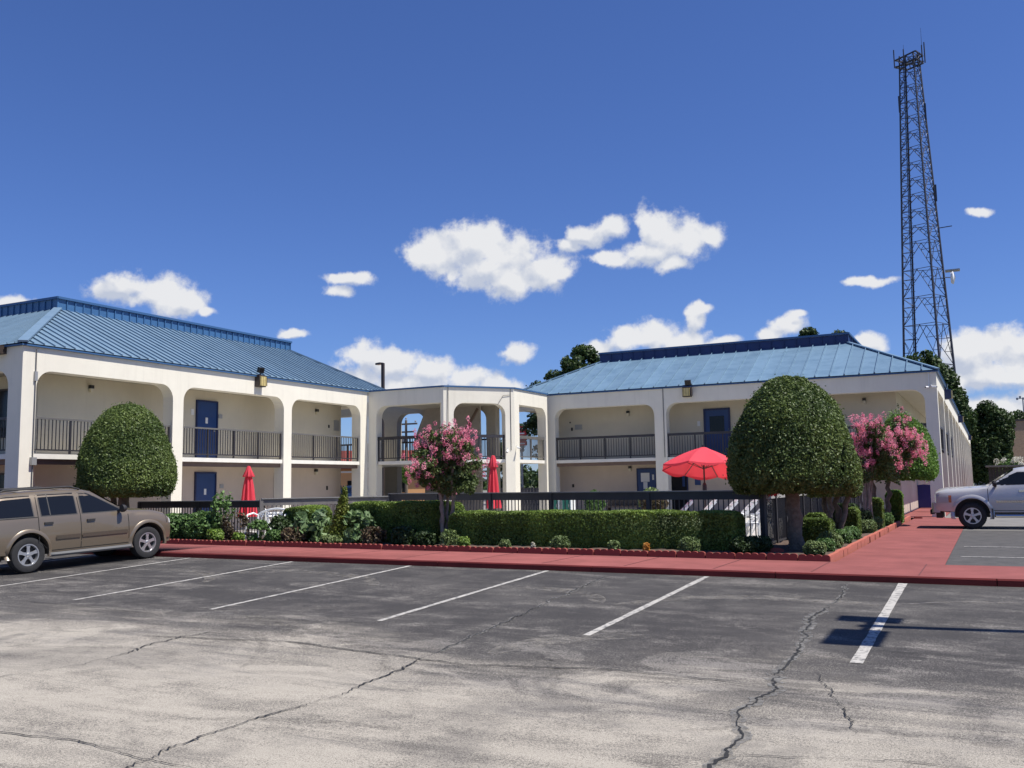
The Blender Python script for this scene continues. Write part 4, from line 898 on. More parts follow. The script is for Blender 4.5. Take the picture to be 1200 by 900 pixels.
# big topiary on the corner
t = plant('topiary_tree', (-3.42, 18.78, 0.03), 'large dark clipped holly dome on one thick trunk at the bed corner', 'topiary')
trunk(t, [knobbly((0.03, 0, -0.05), (-0.03, 0, 1.35), 0.16, 0.12, 8, 0.03, 3), knobbly((0.22, -0.12, -0.03), (0.05, -0.02, 0.25), 0.06, 0.09, 2, 0.0, 5)], bark)
topiary_crown('crown', t, L_holly, 1.22, 1.13, 3.38, 90000, 0.030, 21, sq=2.05)
t = plant('topiary_tree', (-3.22, 22.8, 0.03), 'clipped dome on twisted multiple stems, half hidden behind the large corner topiary', 'topiary')
trunk(t, [knobbly((0.10, -0.1, 0), (0.35, 0, 1.25), 0.075, 0.05, 8, 0.05, 7), knobbly((-0.05, 0, 0), (-0.3, 0.1, 1.25), 0.08, 0.05, 8, 0.06, 8), knobbly((0.02, 0.1, 0), (0.05, 0.05, 1.3), 0.08, 0.055, 8, 0.06, 9), knobbly((-0.12, -0.12, 0), (-0.1, -0.25, 1.2), 0.06, 0.05, 7, 0.06, 10)], bark)
topiary_crown('crown', t, L_holly, 0.62, 1.0, 2.3, 24000, 0.032, 22, sq=2.2)
t = plant('topiary_tree', (-2.9, 30.3, 0.03), 'bright green clipped dome behind the pink crape myrtle beside the corner pier', 'topiary')
trunk(t, [knobbly((-0.1, 0, 0), (-0.3, 0, 1.45), 0.10, 0.07, 8, 0.05, 11), knobbly((0.1, 0, 0), (0.2, 0.1, 1.45), 0.08, 0.06, 8, 0.05, 12)], bark)
o = topiary_crown('crown', t, L_bright, 0.95, 1.34, 3.28, 36000, 0.036, 23, sq=1.95); o.location = (0.62, 0, 0)
fluff('growing_tips', t, L_bright, [(0.6 + RNG.uniform(-0.45, 0.2), RNG.uniform(-0.4, 0.4), RNG.uniform(3.05, 3.35)) for _ in range(26)], 24, 0.10, 0.035, 5, 1.5)['kind'] = 'stuff'
fluff('seed_heads', t, L_dark, [(0.6 + 0.09 * k, -0.2 + RNG.uniform(-.2, .2), 3.42 - 0.085 * k + RNG.uniform(-0.06, 0.1)) for k in range(9)], 26, 0.05, 0.03, 6, 2.4)['kind'] = 'stuff'
t = plant('topiary_tree', (-20.55, 17.75, 0.05), 'wide clipped dome tree above the brown SUV against the left building', 'topiary')
trunk(t, [knobbly((0, 0, 0), (-0.05, 0, 1.5), 0.17, 0.13, 7, 0.03, 13), knobbly((-0.25, 0.1, 0), (-0.6, 0.1, 1.4), 0.09, 0.07, 7, 0.05, 14)], bark)
topiary_crown('crown', t, L_holly, 1.25, 1.22, 3.66, 75000, 0.036, 24, sq=2.08)
# crape myrtles
def crape(loc, label, w, z0, z1, heads, seed, lean=0.0, n=22000, n2=150):
    t = plant('crape_myrtle', loc, label, 'flowering tree', group='crape myrtles in pink bloom')
    rs = random.Random(seed); stems = []
    for k in range(5):
        a = k * 1.3 + rs.random(); b = (0.09 * math.cos(a), 0.09 * math.sin(a), 0)
        stems.append(knobbly(b, (b[0] * 1.7 + 0.02, b[1] * 1.7, z0 * 0.9), 0.055, 0.035, 7, 0.03, seed * 7 + k))
        for j in range(3):
            c = a + rs.uniform(-0.8, 0.8); e = (w * 0.62 * math.cos(c), w * 0.62 * math.sin(c), z0 + (z1 - z0) * rs.uniform(0.4, 0.95))
            stems.append(([Vector((b[0] * 1.7 + 0.02, b[1] * 1.7, z0 * 0.88)), Vector((e[0] * 0.5, e[1] * 0.5, (z0 + e[2]) / 2)), Vector(e)], [0.028, 0.018, 0.006]))
    trunk(t, stems, bark_pale)
    H = z1 - z0; zc = z0 + H * 0.45; blobs = [(lean * 0.45, 0, z0 + H * 0.36, w * 0.72, w * 0.7, H * 0.34), (lean * 0.45, 0, z0 + H * 0.6, w * 0.5, w * 0.5, H * 0.28)]; tips = []
    for k in range(26):
        a = k * 2.4 + seed; e = rs.uniform(0.0, 1.0); q = rs.uniform(0.55, 0.93); rr = w * q * math.sqrt(max(0.12, 1 - (e - 0.35) ** 2 * 2.0))
        c = (lean * 0.45 + rr * math.cos(a), rr * math.sin(a), z0 + H * (0.12 + 0.80 * e)); s_ = w * rs.uniform(0.20, 0.33); blobs.append((*c, s_, s_, s_ * 0.95)); tips.append(c)
    cloud_crown('crown', t, L_shrub, blobs, n, 0.045, seed, gap=0.7, shell=0.8)
    H_ = []
    for c in tips:
        if c[2] < z0 + H * heads: continue
        for j in range(max(1, int(n2 / 26 * rs.uniform(0.3, 1.6)))):
            o_ = Vector((c[0] - lean * 0.45, c[1], (c[2] - zc) * 1.2)).normalized() * w * rs.uniform(0.08, 0.34)
            H_.append((c[0] + o_.x + rs.gauss(0, 0.12), c[1] + o_.y + rs.gauss(0, 0.12), c[2] + abs(o_.z) * 0.8 + rs.gauss(0, 0.12)))
    f = fluff('blossom', t, L_pink, H_, 34, 0.052, 0.026, seed, 1.5); f['kind'] = 'stuff'
    return t
crape((-10.85, 18.15, 0.04), 'pink flowering crape myrtle on a pale trunk between two clipped hedges', 0.80, 1.12, 2.58, 0.25, 31, n=30000, n2=420)
crape((-2.98, 26.6, 0.03), 'pink flowering crape myrtle beside the red path between two clipped domes', 0.92, 1.25, 2.95, 0.2, 33, lean=1, n=26000, n2=760)
# hedges
def hedge(a, b, h, wid, n, size, label, m=None, seed=1):
    c = ((a[0] + b[0]) / 2, (a[1] + b[1]) / 2); t = plant('hedge', (c[0], c[1], zw(c[0]) + 0.03), label, 'hedge')
    box_hedge('foliage', t, m or L_hedge, (a[0] - c[0], a[1] - c[1]), (b[0] - c[0], b[1] - c[1]), h, wid, n, size, seed)['kind'] = 'stuff'
    st = MB(); rs = random.Random(seed); L_ = math.hypot(b[0] - a[0], b[1] - a[1])
    for k in range(max(2, int(L_ / 0.5))):
        q = (k + 0.5) / max(2, int(L_ / 0.5)); x = (a[0] + (b[0] - a[0]) * q) - c[0]; y = (a[1] + (b[1] - a[1]) * q) - c[1]
        st.tube([(x, y, -0.03), (x + rs.uniform(-.05, .05), y, h * 0.5)], 0.02, 6)
    st.build('stems', bark, t); return t
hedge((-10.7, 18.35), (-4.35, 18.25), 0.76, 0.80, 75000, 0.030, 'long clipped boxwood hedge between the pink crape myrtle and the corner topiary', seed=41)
hedge((-12.75, 18.85), (-11.1, 18.65), 0.95, 1.35, 42000, 0.030, 'clipped hedge with bright top just left of the front crape myrtle', seed=42)
hedge((-13.75, 18.75), (-12.85, 18.75), 0.95, 0.8, 18000, 0.032, 'shaggy dark hedge block right of the small golden conifer', L_hedge, seed=43)
hedge((-15.5, 18.45), (-14.5, 18.4), 0.84, 0.75, 18000, 0.030, 'dark square boxwood block right of the white bench', L_hedge, seed=44)
hedge((-3.6, 20.35), (-2.95, 20.35), 0.58, 0.75, 15000, 0.028, 'square clipped boxwood nearest the corner topiary trunk beside the path', seed=45)
hedge((-3.75, 22.0), (-3.3, 22.0), 0.62, 0.5, 8000, 0.03, 'low boxwood block behind the nearest square boxwood by the pool fence', seed=46)
hedge((-3.1, 23.6), (-2.8, 23.6), 0.70, 0.6, 9000, 0.03, 'boxwood block just right of the twisted stems beside the path', seed=47)
hedge((-3.6, 25.3), (-3.0, 25.3), 0.75, 0.6, 9000, 0.03, 'dark boxwood block left of the path-side crape myrtle trunk', L_dark, seed=48)
hedge((-3.0, 27.6), (-2.65, 27.6), 0.85, 0.6, 9000, 0.032, 'boxwood block between the crape myrtle and the bright green dome', seed=49)
hedge((-2.9, 31.4), (-2.45, 31.4), 0.98, 0.7, 10000, 0.034, 'rounded boxwood at the far end of the bed near the white posts', L_bright, seed=50)
# mounds and perennials
def mound(x, y, r, h, m, label, name='shrub', n=None, size=0.03, group=None, cat='shrub', gap=0.2, aspect=1.6, extra=None):
    if r < 0.30 and y < 17.5: r *= 0.82; h *= 0.85; n = int((n or 2000) * 0.8)
    t = plant(name, (x, y, zw(x) + 0.05), label, cat, group); n = n or int(9000 * (r / 0.3) ** 2)
    cloud_crown('foliage', t, m, [(0, 0, h * 0.42, r, r * 0.85, h * 0.6)] + [(r * 0.5 * math.cos(a), r * 0.4 * math.sin(a), h * 0.5, r * 0.5, r * 0.5, h * 0.5) for a in (0.4, 2.5, 4.4)], n, size, int(x * -31 + y * 7), gap=gap, aspect=aspect)['kind'] = 'stuff'
    if extra: extra(t)
    return t
mound(-9.93, 17.28, 0.17, 0.26, L_lime, 'round lime green shrub at the foot of the crape myrtle trunk', n=2600)
mound(-8.95, 17.28, 0.15, 0.22, L_sage, 'pale green tuft second from the crape myrtle before the hedge', n=2000)
mound(-7.72, 17.3, 0.23, 0.32, L_sage, 'rounded sage green shrub before the middle of the long hedge', n=3600)
mound(-6.58, 17.28, 0.15, 0.24, L_sage, 'small sage green tuft right of the rounded sage shrub', n=1900)
mound(-5.92, 17.28, 0.08, 0.20, L_orange, 'small orange flowering sprig before the long hedge', n=700, name='flower', cat='flower')
mound(-8.32, 17.3, 0.05, 0.16, L_white, 'tiny cream flower sprig between two sage shrubs before the hedge', n=300, name='flower', cat='flower')
mound(-5.1, 17.35, 0.25, 0.34, L_sage, 'sage green shrub with white tip near the right end of the long hedge', n=4000)
mound(-4.15, 17.55, 0.25, 0.30, L_dark, 'dark green shrub beside the pool fence opening', n=3000)
mound(-3.95, 17.9, 0.28, 0.30, L_dark, 'shaded green clump left of the corner topiary trunk', n=3200)
for x, y, r, lab, m in ((-2.85, 17.45, 0.24, 'sage green mound nearest the bed corner beside the path', L_sage), (-2.82, 18.3, 0.20, 'small green mound second from the bed corner', L_per), (-2.84, 19.1, 0.25, 'pale mound beside the nearest square boxwood', L_sage), (-2.86, 20.9, 0.24, 'green mound past the nearest square boxwood along the path', L_per),
    (-2.84, 22.2, 0.22, 'leafy mound at the foot of the twisted stems', L_per), (-2.80, 24.8, 0.26, 'sage mound between two boxwoods along the path', L_sage), (-2.84, 26.9, 0.26, 'green mound below the path-side crape myrtle', L_sage), (-2.78, 28.8, 0.30, 'leafy mound below the bright green dome', L_per), (-2.75, 31.2, 0.34, 'leafy shrub at the far end of the path bed', L_per)):
    mound(x, y, r, r * 1.25, m, lab, n=3400)
mound(-2.95, 25.9, 0.22, 0.55, L_dark, 'dark leafy shrub at the crape myrtle stems beside the path', n=3000)
mound(-19.0, 17.9, 0.75, 0.60, L_per, 'broad leafy green bush just right of the SUV bumper', n=9000, size=0.07)
mound(-17.95, 17.9, 0.55, 0.66, L_per, 'medium green leafy bush second from the SUV along the bed', n=6000, size=0.065)
mound(-17.35, 18.0, 0.34, 1.2, L_per, 'tall ferny weed rising above the brown fence top', n=1500, size=0.06, gap=0.9)
mound(-16.75, 17.8, 0.34, 0.70, L_brown, 'straggly bronze rose bush below the left closed umbrella', n=3200, size=0.05, gap=0.9)
mound(-16.95, 17.35, 0.26, 0.34, L_lime, 'light green low clump below the bronze rose bush', n=2600, size=0.05)
mound(-16.2, 17.35, 0.18, 0.26, L_lime, 'yellow-green tuft left of the white bench legs', n=1500, size=0.045)
mound(-15.95, 17.75, 0.28, 0.5, L_per, 'green bush in front of the white bench', n=1700, size=0.055, gap=0.9)
mound(-15.3, 17.8, 0.30, 0.58, L_dark, 'dark leafy bush with a white flower before the boxwood block', n=2600, size=0.055, gap=0.6)
mound(-15.15, 17.4, 0.28, 0.34, L_per, 'low green clump in front of the square boxwood block', n=3000, size=0.04)
mound(-14.35, 17.75, 0.50, 0.72, L_big, 'bush with large pale-veined leaves left of the small conifer', n=1500, gap=0.8, size=0.11, aspect=1.9)
mound(-14.55, 17.35, 0.30, 0.36, L_brown, 'reddish low plant in front of the large-leaved bush', n=2200, size=0.05)
mound(-12.95, 17.7, 0.42, 0.68, L_big, 'large-leaved bush just right of the small conifer', n=1400, gap=0.8, size=0.10, aspect=1.9)
mound(-12.35, 17.45, 0.32, 0.40, L_brown, 'dry brownish plant in front of the dark hedge block', n=1500, size=0.05, gap=0.7)
mound(-13.4, 17.3, 0.30, 0.22, L_sage, 'low pale clump at the conifer foot', n=1600, size=0.045, gap=0.7)
mound(-11.6, 17.55, 0.30, 0.42, L_dark, 'dark shrub in the shade before the bright-topped hedge', n=2600, size=0.05)
mound(-11.05, 17.55, 0.24, 0.30, L_dark, 'small dark clump left of the crape myrtle trunk', n=1600, size=0.05)
mound(-10.5, 17.65, 0.22, 0.34, L_sage, 'grey-green sprig at the crape myrtle trunk base', n=900, size=0.045, gap=0.8)
mound(-20.4, 17.7, 0.7, 0.7, L_per, 'leafy bush hidden behind the SUV bonnet', n=5000, size=0.07)
# small golden conifer
t = plant('conifer', (-13.35, 17.5, 0.08), 'small narrow golden-green conifer in the flower bed', 'conifer')
cloud_crown('foliage', t, L_conifer, [(0.015 * k, 0, 0.12 + 0.092 * k, 0.29 - 0.0185 * k, 0.29 - 0.0185 * k, 0.12) for k in range(13)], 11000, 0.028, 55, gap=0.15)['kind'] = 'stuff'
trunk(t, [([Vector((0, 0, -0.05)), Vector((0.1, 0, 1.1))], [0.03, 0.01])], bark)

# ================================================================ TREES BEYOND
def tree(name, loc, label, blobs, n, size, th, tr, m=None, seed=1, cat='tree', gap=0.6, group=None, limbs=6):
    t = plant(name, loc, label, cat, group); rs = random.Random(seed)
    cs = [b[:3] for b in blobs]; low = min(b[2] - b[5] for b in blobs); z_t = th
    stems = [knobbly((0, 0, -0.3), (0.1, 0, z_t), tr, tr * 0.6, 6, tr * 0.3, seed)]
    for c in cs[:limbs]:
        stems.append(([Vector((0.1, 0, z_t * 0.8)), Vector((c[0] * 0.5, c[1] * 0.5, (z_t + c[2]) / 2)), Vector(c)], [tr * 0.45, tr * 0.3, tr * 0.12]))
    trunk(t, stems, bark)
    cloud_crown('crown', t, m or L_tree, blobs, n, size, seed, gap=gap, jitter=1.3, aspect=1.4, shell=0.75); return t
def blobs_(cx, w, z0, z1, n, seed, dy=1.6):
    rs = random.Random(seed); o = []
    for k in range(n):
        z = z0 + (z1 - z0) * (k + 0.5) / n; q = math.sin(math.pi * min(0.95, (k + 0.8) / (n + 0.4))) ** 0.6; r = w * 0.42 * rs.uniform(0.75, 1.1)
        o.append((cx + rs.uniform(-1, 1) * w * 0.55 * q, rs.uniform(-dy, dy), z, r, r, r * 0.72))
    return o
tree('oak_tree', (-24.6, 60, 0), 'round dark green tree against the left hip of the right building roof', blobs_(0, 2.7, 3.5, 10.6, 16, 61), 30000, 0.17, 4.5, 0.22, seed=61)
tree('pine_tree', (-27.9, 61, 0), 'dark spiky tree left of the round tree, above the corner gallery roof', blobs_(0, 2.3, 2.6, 9.3, 16, 62), 24000, 0.15, 4.5, 0.2, L_dark, seed=62, gap=0.9)
tree('tree', (-19.0, 118, 0), 'left of two dark treetops poking above the shaded parapet', blobs_(0, 3.6, 9, 19.8, 12, 63), 14000, 0.28, 12, 0.4, seed=63)
tree('tree', (-15.6, 122, 0), 'right of two dark treetops poking above the shaded parapet', blobs_(0, 3.2, 9, 19.3, 12, 64), 12000, 0.28, 12, 0.4, L_dark, seed=64)
tree('tree', (-6.0, 108, 0), 'leafy tree at the tower foot above the far right roof corner', [(-2.0, 0, 13, 1.8, 1.8, 1.5), (0.4, 0, 13.2, 1.9, 1.6, 1.6), (2.0, 0, 11.6, 1.7, 1.6, 1.7), (3.1, 0, 9.3, 1.5, 1.5, 1.6), (4.0, 0, 7.3, 1.3, 1.4, 1.5), (0.5, 0, 9, 3, 2, 2.5)], 22000, 0.26, 9, 0.35, seed=65)
tree('tree', (0.0, 114, 0), 'big dense green tree filling the gap beyond the end of the right building', [(-0.3, 0, 4.2, 2.3, 2.2, 3.4), (-1.2, 0, 6.8, 1.6, 1.6, 1.9), (1.2, 0, 7.0, 1.5, 1.6, 1.8), (0.2, -0.3, 8.2, 1.2, 1.2, 1.5), (1.5, 0, 5.4, 1.2, 1.3, 1.6), (-1.6, 0, 3.2, 1.6, 1.5, 2.4), (1.2, 0, 2.6, 1.5, 1.5, 2.2)], 42000, 0.20, 3, 0.3, seed=66, gap=0.35)
tree('tree', (4.2, 150, 0), 'distant dark treetop on the horizon right of the brick building corner', [(0, 0, 9.2, 1.8, 2, 1.4), (1.6, 0, 8.6, 1.6, 2, 1.2), (0, 0, 5, 3, 3, 3)], 9000, 0.25, 4, 0.3, seed=67)
tree('tree', (-39.7, 58, 0), 'small light green tree seen below the gallery beside the white picket gate', [(0, 0, 2.6, 0.7, 0.7, 0.8), (0.8, 0, 2.9, 0.7, 0.7, 0.7), (1.6, 0, 2.4, 0.8, 0.8, 0.8)], 6000, 0.10, 1.5, 0.08, L_bright, seed=68)
for i, (x, y, h) in enumerate(((-38.0, 75, 6.5), (-33.0, 78, 5.0), (-30.5, 72, 4.6))):
    tree('tree', (x, y, 0), ['dark tree behind the stair seen through the gallery', 'low dark tree beyond the lower gallery, left of the red sign', 'low dark tree under the red sign beyond the gallery'][i], blobs_(0, 3.0, 0.8, h, 9, 70 + i), 10000, 0.2, 2.5, 0.2, L_dark, seed=70 + i)
wood = MB(); P = []; 
N = 26000; xx = RNG.uniform(-420, 420, N); dd = RNG.uniform(0, 40, N); zz = RNG.uniform(0, 1, N) ** 0.8 * (3.6 + 1.6 * np.sin(xx * 0.11) + 1.2 * np.sin(xx * 0.037 + 1) + 0.8 * np.sin(xx * 0.31))
P = np.stack([xx, 330 + dd, zz - 0.5], 1); Nn = np.tile(np.array([0.2, -1, 0.6]), (N, 1))
o = link('treeline', leaves_mesh('treeline', P, Nn, 1.9), None, L_tree); tag(o, 'low far-off line of trees along the horizon behind everything', 'trees', kind='stuff')

# ================================================================ RADIO TOWER
def tower():
    H = 57.0; cx, cy = -6.05, 130.0
    t = thing('radio_tower', (cx, cy, 0), 'tall dark steel lattice communications tower rising behind the right building', 'tower')
    steel = mat('dark_tower_steel', (0.05, 0.055, 0.075), 0.6, metal=0.3)
    def leg(k, z):
        r = 3.62 - (3.62 - 1.2) * z / H
        a = [R(195), R(-62), R(12)][k]; return Vector((r * math.cos(a), r * math.sin(a), z))
    for k in range(3):
        mb = MB(); mb.tube([leg(k, 0), leg(k, 20), leg(k, 40), leg(k, H)], [0.17, 0.14, 0.115, 0.09], 8); mb.build('tower_leg', steel, t)
    zs = [0]; 
    while zs[-1] < H - 1.2: zs.append(min(H, zs[-1] + (5.2 if zs[-1] < 18 else 3.6 if zs[-1] < 30 else 2.1)))
    for f in range(3):
        a, b = f, (f + 1) % 3
        for i, (z0, z1) in enumerate(zip(zs[:-1], zs[1:])):
            mb = MB(); A0, B0, A1, B1 = leg(a, z0), leg(b, z0), leg(a, z1), leg(b, z1); top = (A1 + B1) / 2
            mb.tube([A1, B1], 0.042, 5); mb.tube([A0, top], 0.045, 5); mb.tube([B0, top], 0.045, 5)
            for q in (0.33, 0.66):
                Al, Bl = leg(a, z0 + (z1 - z0) * q), leg(b, z0 + (z1 - z0) * q)
                mb.tube([Al, A0.lerp(top, q)], 0.035, 4); mb.tube([Bl, B0.lerp(top, q)], 0.035, 4)
                mb.tube([A0.lerp(top, q), leg(a, z0 + (z1 - z0) * min(1, q + 0.33))], 0.03, 4); mb.tube([B0.lerp(top, q), leg(b, z0 + (z1 - z0) * min(1, q + 0.33))], 0.03, 4)
            mb.build('lattice_panel', steel, t)
    mb = MB()
    for dx in (-0.13, 0.13, 0.02): mb.tube([(-1.9 + dx, -0.4, 0), (-0.55 + dx, -0.2, H)], 0.06, 5)
    for z in np.arange(1, H, 0.9): q = -1.9 + 1.35 * z / H; mb.tube([(q - 0.3, -0.35, z), (q + 0.3, -0.35, z)], 0.03, 4)
    mb.build('cable_ladder', steel, t)
    # platform with antennas
    mb = MB(); r = 1.75
    for z in (H - 1.2, H - 0.2):
        pp = [Vector((r * math.cos(R(a)), r * math.sin(R(a)), z)) for a in (170, -60, 20, 100)]
        for i in range(4): mb.bar(pp[i], pp[(i + 1) % 4], 0.16, 0.16)
    for a in range(0, 360, 45): mb.bar((0, 0, H - 1.2), (r * math.cos(R(a)), r * math.sin(R(a)), H - 1.2), 0.12, 0.12)
    for x, y, h in ((-1.8, -0.6, 0.9), (1.9, -0.4, 1.2), (-0.6, -0.9, 0.6), (1.0, 0.6, 0.5), (1.6, -0.6, 0.8)): mb.tube([(x, y, H - 1.6), (x, y, H + h)], 0.08, 5)
    mb.build('platform', steel, t)
    mb = MB()
    for x, h in ((1.6, 3.4), (-0.6, 1.6)): mb.tube([(x, 0, H), (x, 0, H + h)], [0.035, 0.015], 5)
    mb.build('whip_antenna', steel, t)
    for x, y, z in ((-1.50, -0.5, H - 6.6), (1.52, 0.1, H - 8.0), (2.12, 0.2, H - 19)):
        mb = MB(); mb.box((x - 0.12, y - 0.1, z - 1.1), (x + 0.12, y + 0.1, z + 1.1)); mb.build('panel_antenna', steel, t)
    mb = MB(); q = leg(2, 33.4); mb.bar(q, q + Vector((1.6, -0.3, 0.0)), 0.08, 0.1); mb.build('side_arm', steel, t)
    q = leg(2, 26.9); mb = MB(); mb.lathe([(0.02, 0.0), (0.7, 0.05), (0.85, 0.30), (0.80, 0.36), (0.05, 0.6)], (q.x + 0.75, q.y - 0.9, q.z - 0.3), 'X', 20); mb.build('dish_antenna', white_metal, t, smooth=40)
    mb = MB(); mb.box((q.x + 0.2, q.y - 1.3, q.z + 0.55), (q.x + 1.9, q.y - 0.2, q.z + 0.72)); mb.tube([q, (q.x + 0.7, q.y - 0.6, q.z - 0.2)], 0.06, 5); mb.build('dish_shield', grey_metal, t)
tower()

# ================================================================ VEHICLES
tyre_m = mat('tyre_rubber', (0.025, 0.025, 0.026), 0.85, noise=0.3, nscale=20); rim_m = mat('alloy_rim', (0.55, 0.55, 0.55), 0.32, metal=0.75)
glass_car = mat('tinted_car_glass', (0.008, 0.009, 0.010), 0.04, spec=0.45); seam_m = mat('panel_gap', (0.01, 0.01, 0.01), 0.9); black_plastic = mat('black_plastic', (0.025, 0.024, 0.024), 0.6)
def paint(name, col, metal=0.35, rough=0.32): return mat(name, col, rough, metal=metal, coat=0.6, noise=0.04, nscale=1.5)
class Body:
    """car body lofted from cross-sections. station: x, zb, w, zbelt, wbelt, ztop, wtop"""
    def __init__(s, st, crown=0.03): s.st = sorted(st); s.crown = crown
    def at(s, x):
        st = s.st
        if x <= st[0][0]: return st[0]
        if x >= st[-1][0]: return st[-1]
        for a, b in zip(st[:-1], st[1:]):
            if a[0] <= x <= b[0]:
                t = (x - a[0]) / (b[0] - a[0]); return tuple(p + (q - p) * t for p, q in zip(a, b))
    def ring(s, x):
        _, zb, w, ze, we, zt, wt = s.at(x); h = ze - zb; g = zt - ze
        return [(0, zb), (w * 0.80, zb), (w * 0.965, zb + h * 0.06), (w * 0.995, zb + h * 0.30), (w, zb + h * 0.50), (w * 0.992, zb + h * 0.72), (w * 0.968, zb + h * 0.90), (we, ze),
                (we + (wt - we) * 0.45, ze + g * 0.45), (we + (wt - we) * 0.80, ze + g * 0.80), (wt * 0.965, zt - min(0.04, g * 0.12)), (wt * 0.86, zt), (wt * 0.45, zt + s.crown * 0.7), (0, zt + s.crown)]
    def side(s, x, z):
        r = s.ring(x)
        for a, b in zip(r[1:-1], r[2:]):
            if a[1] <= z <= b[1] + 1e-9 and b[1] > a[1]: return a[0] + (b[0] - a[0]) * (z - a[1]) / (b[1] - a[1])
        return r[4][0]
    def mesh(s, name, arches, ar, aw):
        import bmesh
        xs = []; st = s.st
        for a, b in zip(st[:-1], st[1:]):
            n = max(1, int(round((b[0] - a[0]) / 0.16))); xs += [a[0] + (b[0] - a[0]) * i / n for i in range(n)]
        xs.append(st[-1][0]); g = MB(); rings = []
        for x in xs:
            r = s.ring(x); ps = [(x, -y, z) for y, z in r] + [(x, y, z) for y, z in reversed(r[1:-1])]; rings.append(g.pts(ps)); n = len(ps)
        for a, b in zip(rings[:-1], rings[1:]):
            for k in range(n): g.f.append((a + k, a + (k + 1) % n, b + (k + 1) % n, b + k)); g.m.append(0)
        g.f.append(tuple(rings[0] + k for k in range(n))); g.m.append(0); g.f.append(tuple(rings[-1] + k for k in reversed(range(n)))); g.m.append(0)
        me = g.mesh(name)
        o = bpy.data.objects.new(name, me); COL.objects.link(o)
        for x in arches:
            for sy in (-1, 1):
                c = MB(); zc = ar[1]; c.lathe([(0.0, 0), (ar[0], 0), (ar[0], aw), (0.0, aw)], (x, sy * 1.2 - aw / 2 + (-sy) * 0.33, zc), 'Y', 30)
                cm = c.mesh('cut', smooth=10); co = bpy.data.objects.new('cut', cm); COL.objects.link(co)
                md = o.modifiers.new('b', 'BOOLEAN'); md.operation = 'DIFFERENCE'; md.object = co; md.solver = 'EXACT'
                bpy.context.view_layer.update(); dg = bpy.context.evaluated_depsgraph_get(); nm = bpy.data.meshes.new_from_object(o.evaluated_get(dg))
                o.modifiers.remove(md); o.data = nm; bpy.data.objects.remove(co)
        me = o.data; bpy.data.objects.remove(o); me.name = name
        bm = bmesh.new(); bm.from_mesh(me)
        for f in bm.faces: f.smooth = True
        for e in bm.edges:
            if len(e.link_faces) == 2 and e.calc_face_angle(0) > R(34): e.smooth = False
        bm.to_mesh(me); bm.free(); return me
    def patch(s, g, x0, x1, zlo, zhi, sy, off=0.006, nx=10, nz=5, closed=True):
        """panel following the body side; zlo/zhi may be functions of x (0..1)"""
        L0 = (lambda t: zlo) if not callable(zlo) else zlo; H0 = (lambda t: zhi) if not callable(zhi) else zhi
        P = [[None] * (nz + 1) for _ in range(nx + 1)]
        for i in range(nx + 1):
            t = i / nx; x = x0 + (x1 - x0) * t
            for j in range(nz + 1):
                z = L0(t) + (H0(t) - L0(t)) * j / nz; P[i][j] = (x, sy * (s.side(x, z) + off), z)
        for i in range(nx):
            for j in range(nz): g.face([P[i][j], P[i + 1][j], P[i + 1][j + 1], P[i][j + 1]])
def wheel(parent, x, y, r, w, sy, spokes=5, rim_r=0.62, rimm=None):
    rimm = rimm or rim_m
    g = MB(); prof = [(r * rim_r, -w / 2 + 0.01), (r * 0.80, -w / 2 - 0.004), (r * 0.95, -w / 2 + 0.012), (r, -w / 2 + 0.04), (r, w / 2 - 0.04), (r * 0.95, w / 2 - 0.012), (r * 0.80, w / 2 + 0.004), (r * rim_r, w / 2 - 0.01), (r * rim_r * 0.97, 0), (r * rim_r, -w / 2 + 0.01)]
    g.lathe(prof, (0, 0, 0), 'Y', 36)
    o = link('wheel', g.mesh('wheel', 40), parent, tyre_m, (x, y, r))
    g = MB(); R_ = r * rim_r; f = sy * (w / 2 - 0.012)
    g.lathe([(R_, f), (R_ * 0.90, f), (R_ * 0.86, f - sy * 0.03), (R_ * 0.86, f - sy * 0.09)], (0, 0, 0), 'Y', 32)
    for k in range(spokes):
        a = 2 * math.pi * k / spokes + 0.3; u = Vector((math.cos(a), 0, math.sin(a))); v = Vector((-math.sin(a), 0, math.cos(a)))
        c = Vector((0, f - sy * 0.012, 0)); q = [c + u * R_ * 0.10 - v * R_ * 0.17, c + u * R_ * 0.10 + v * R_ * 0.17, c + u * R_ * 0.55 + v * R_ * 0.12, c + u * R_ * 0.90 + v * R_ * 0.20, c + u * R_ * 0.90 - v * R_ * 0.20, c + u * R_ * 0.55 - v * R_ * 0.12]
        b = [p - Vector((0, sy * 0.035, 0)) for p in q]
        g._add(q + b, [tuple(range(6)), tuple(range(11, 5, -1))] + [(i, (i + 1) % 6, 6 + (i + 1) % 6, 6 + i) for i in range(6)])
    g.lathe([(0.0, f + sy * 0.004), (R_ * 0.16, f + sy * 0.002), (R_ * 0.24, f - sy * 0.02)], (0, 0, 0), 'Y', 16)
    g.build('rim', rimm, o)
    g = MB(); g.lathe([(0.0, f - sy * 0.075), (R_ * 0.86, f - sy * 0.075)], (0, 0, 0), 'Y', 24); g.build('brake_disc', black_plastic, o)
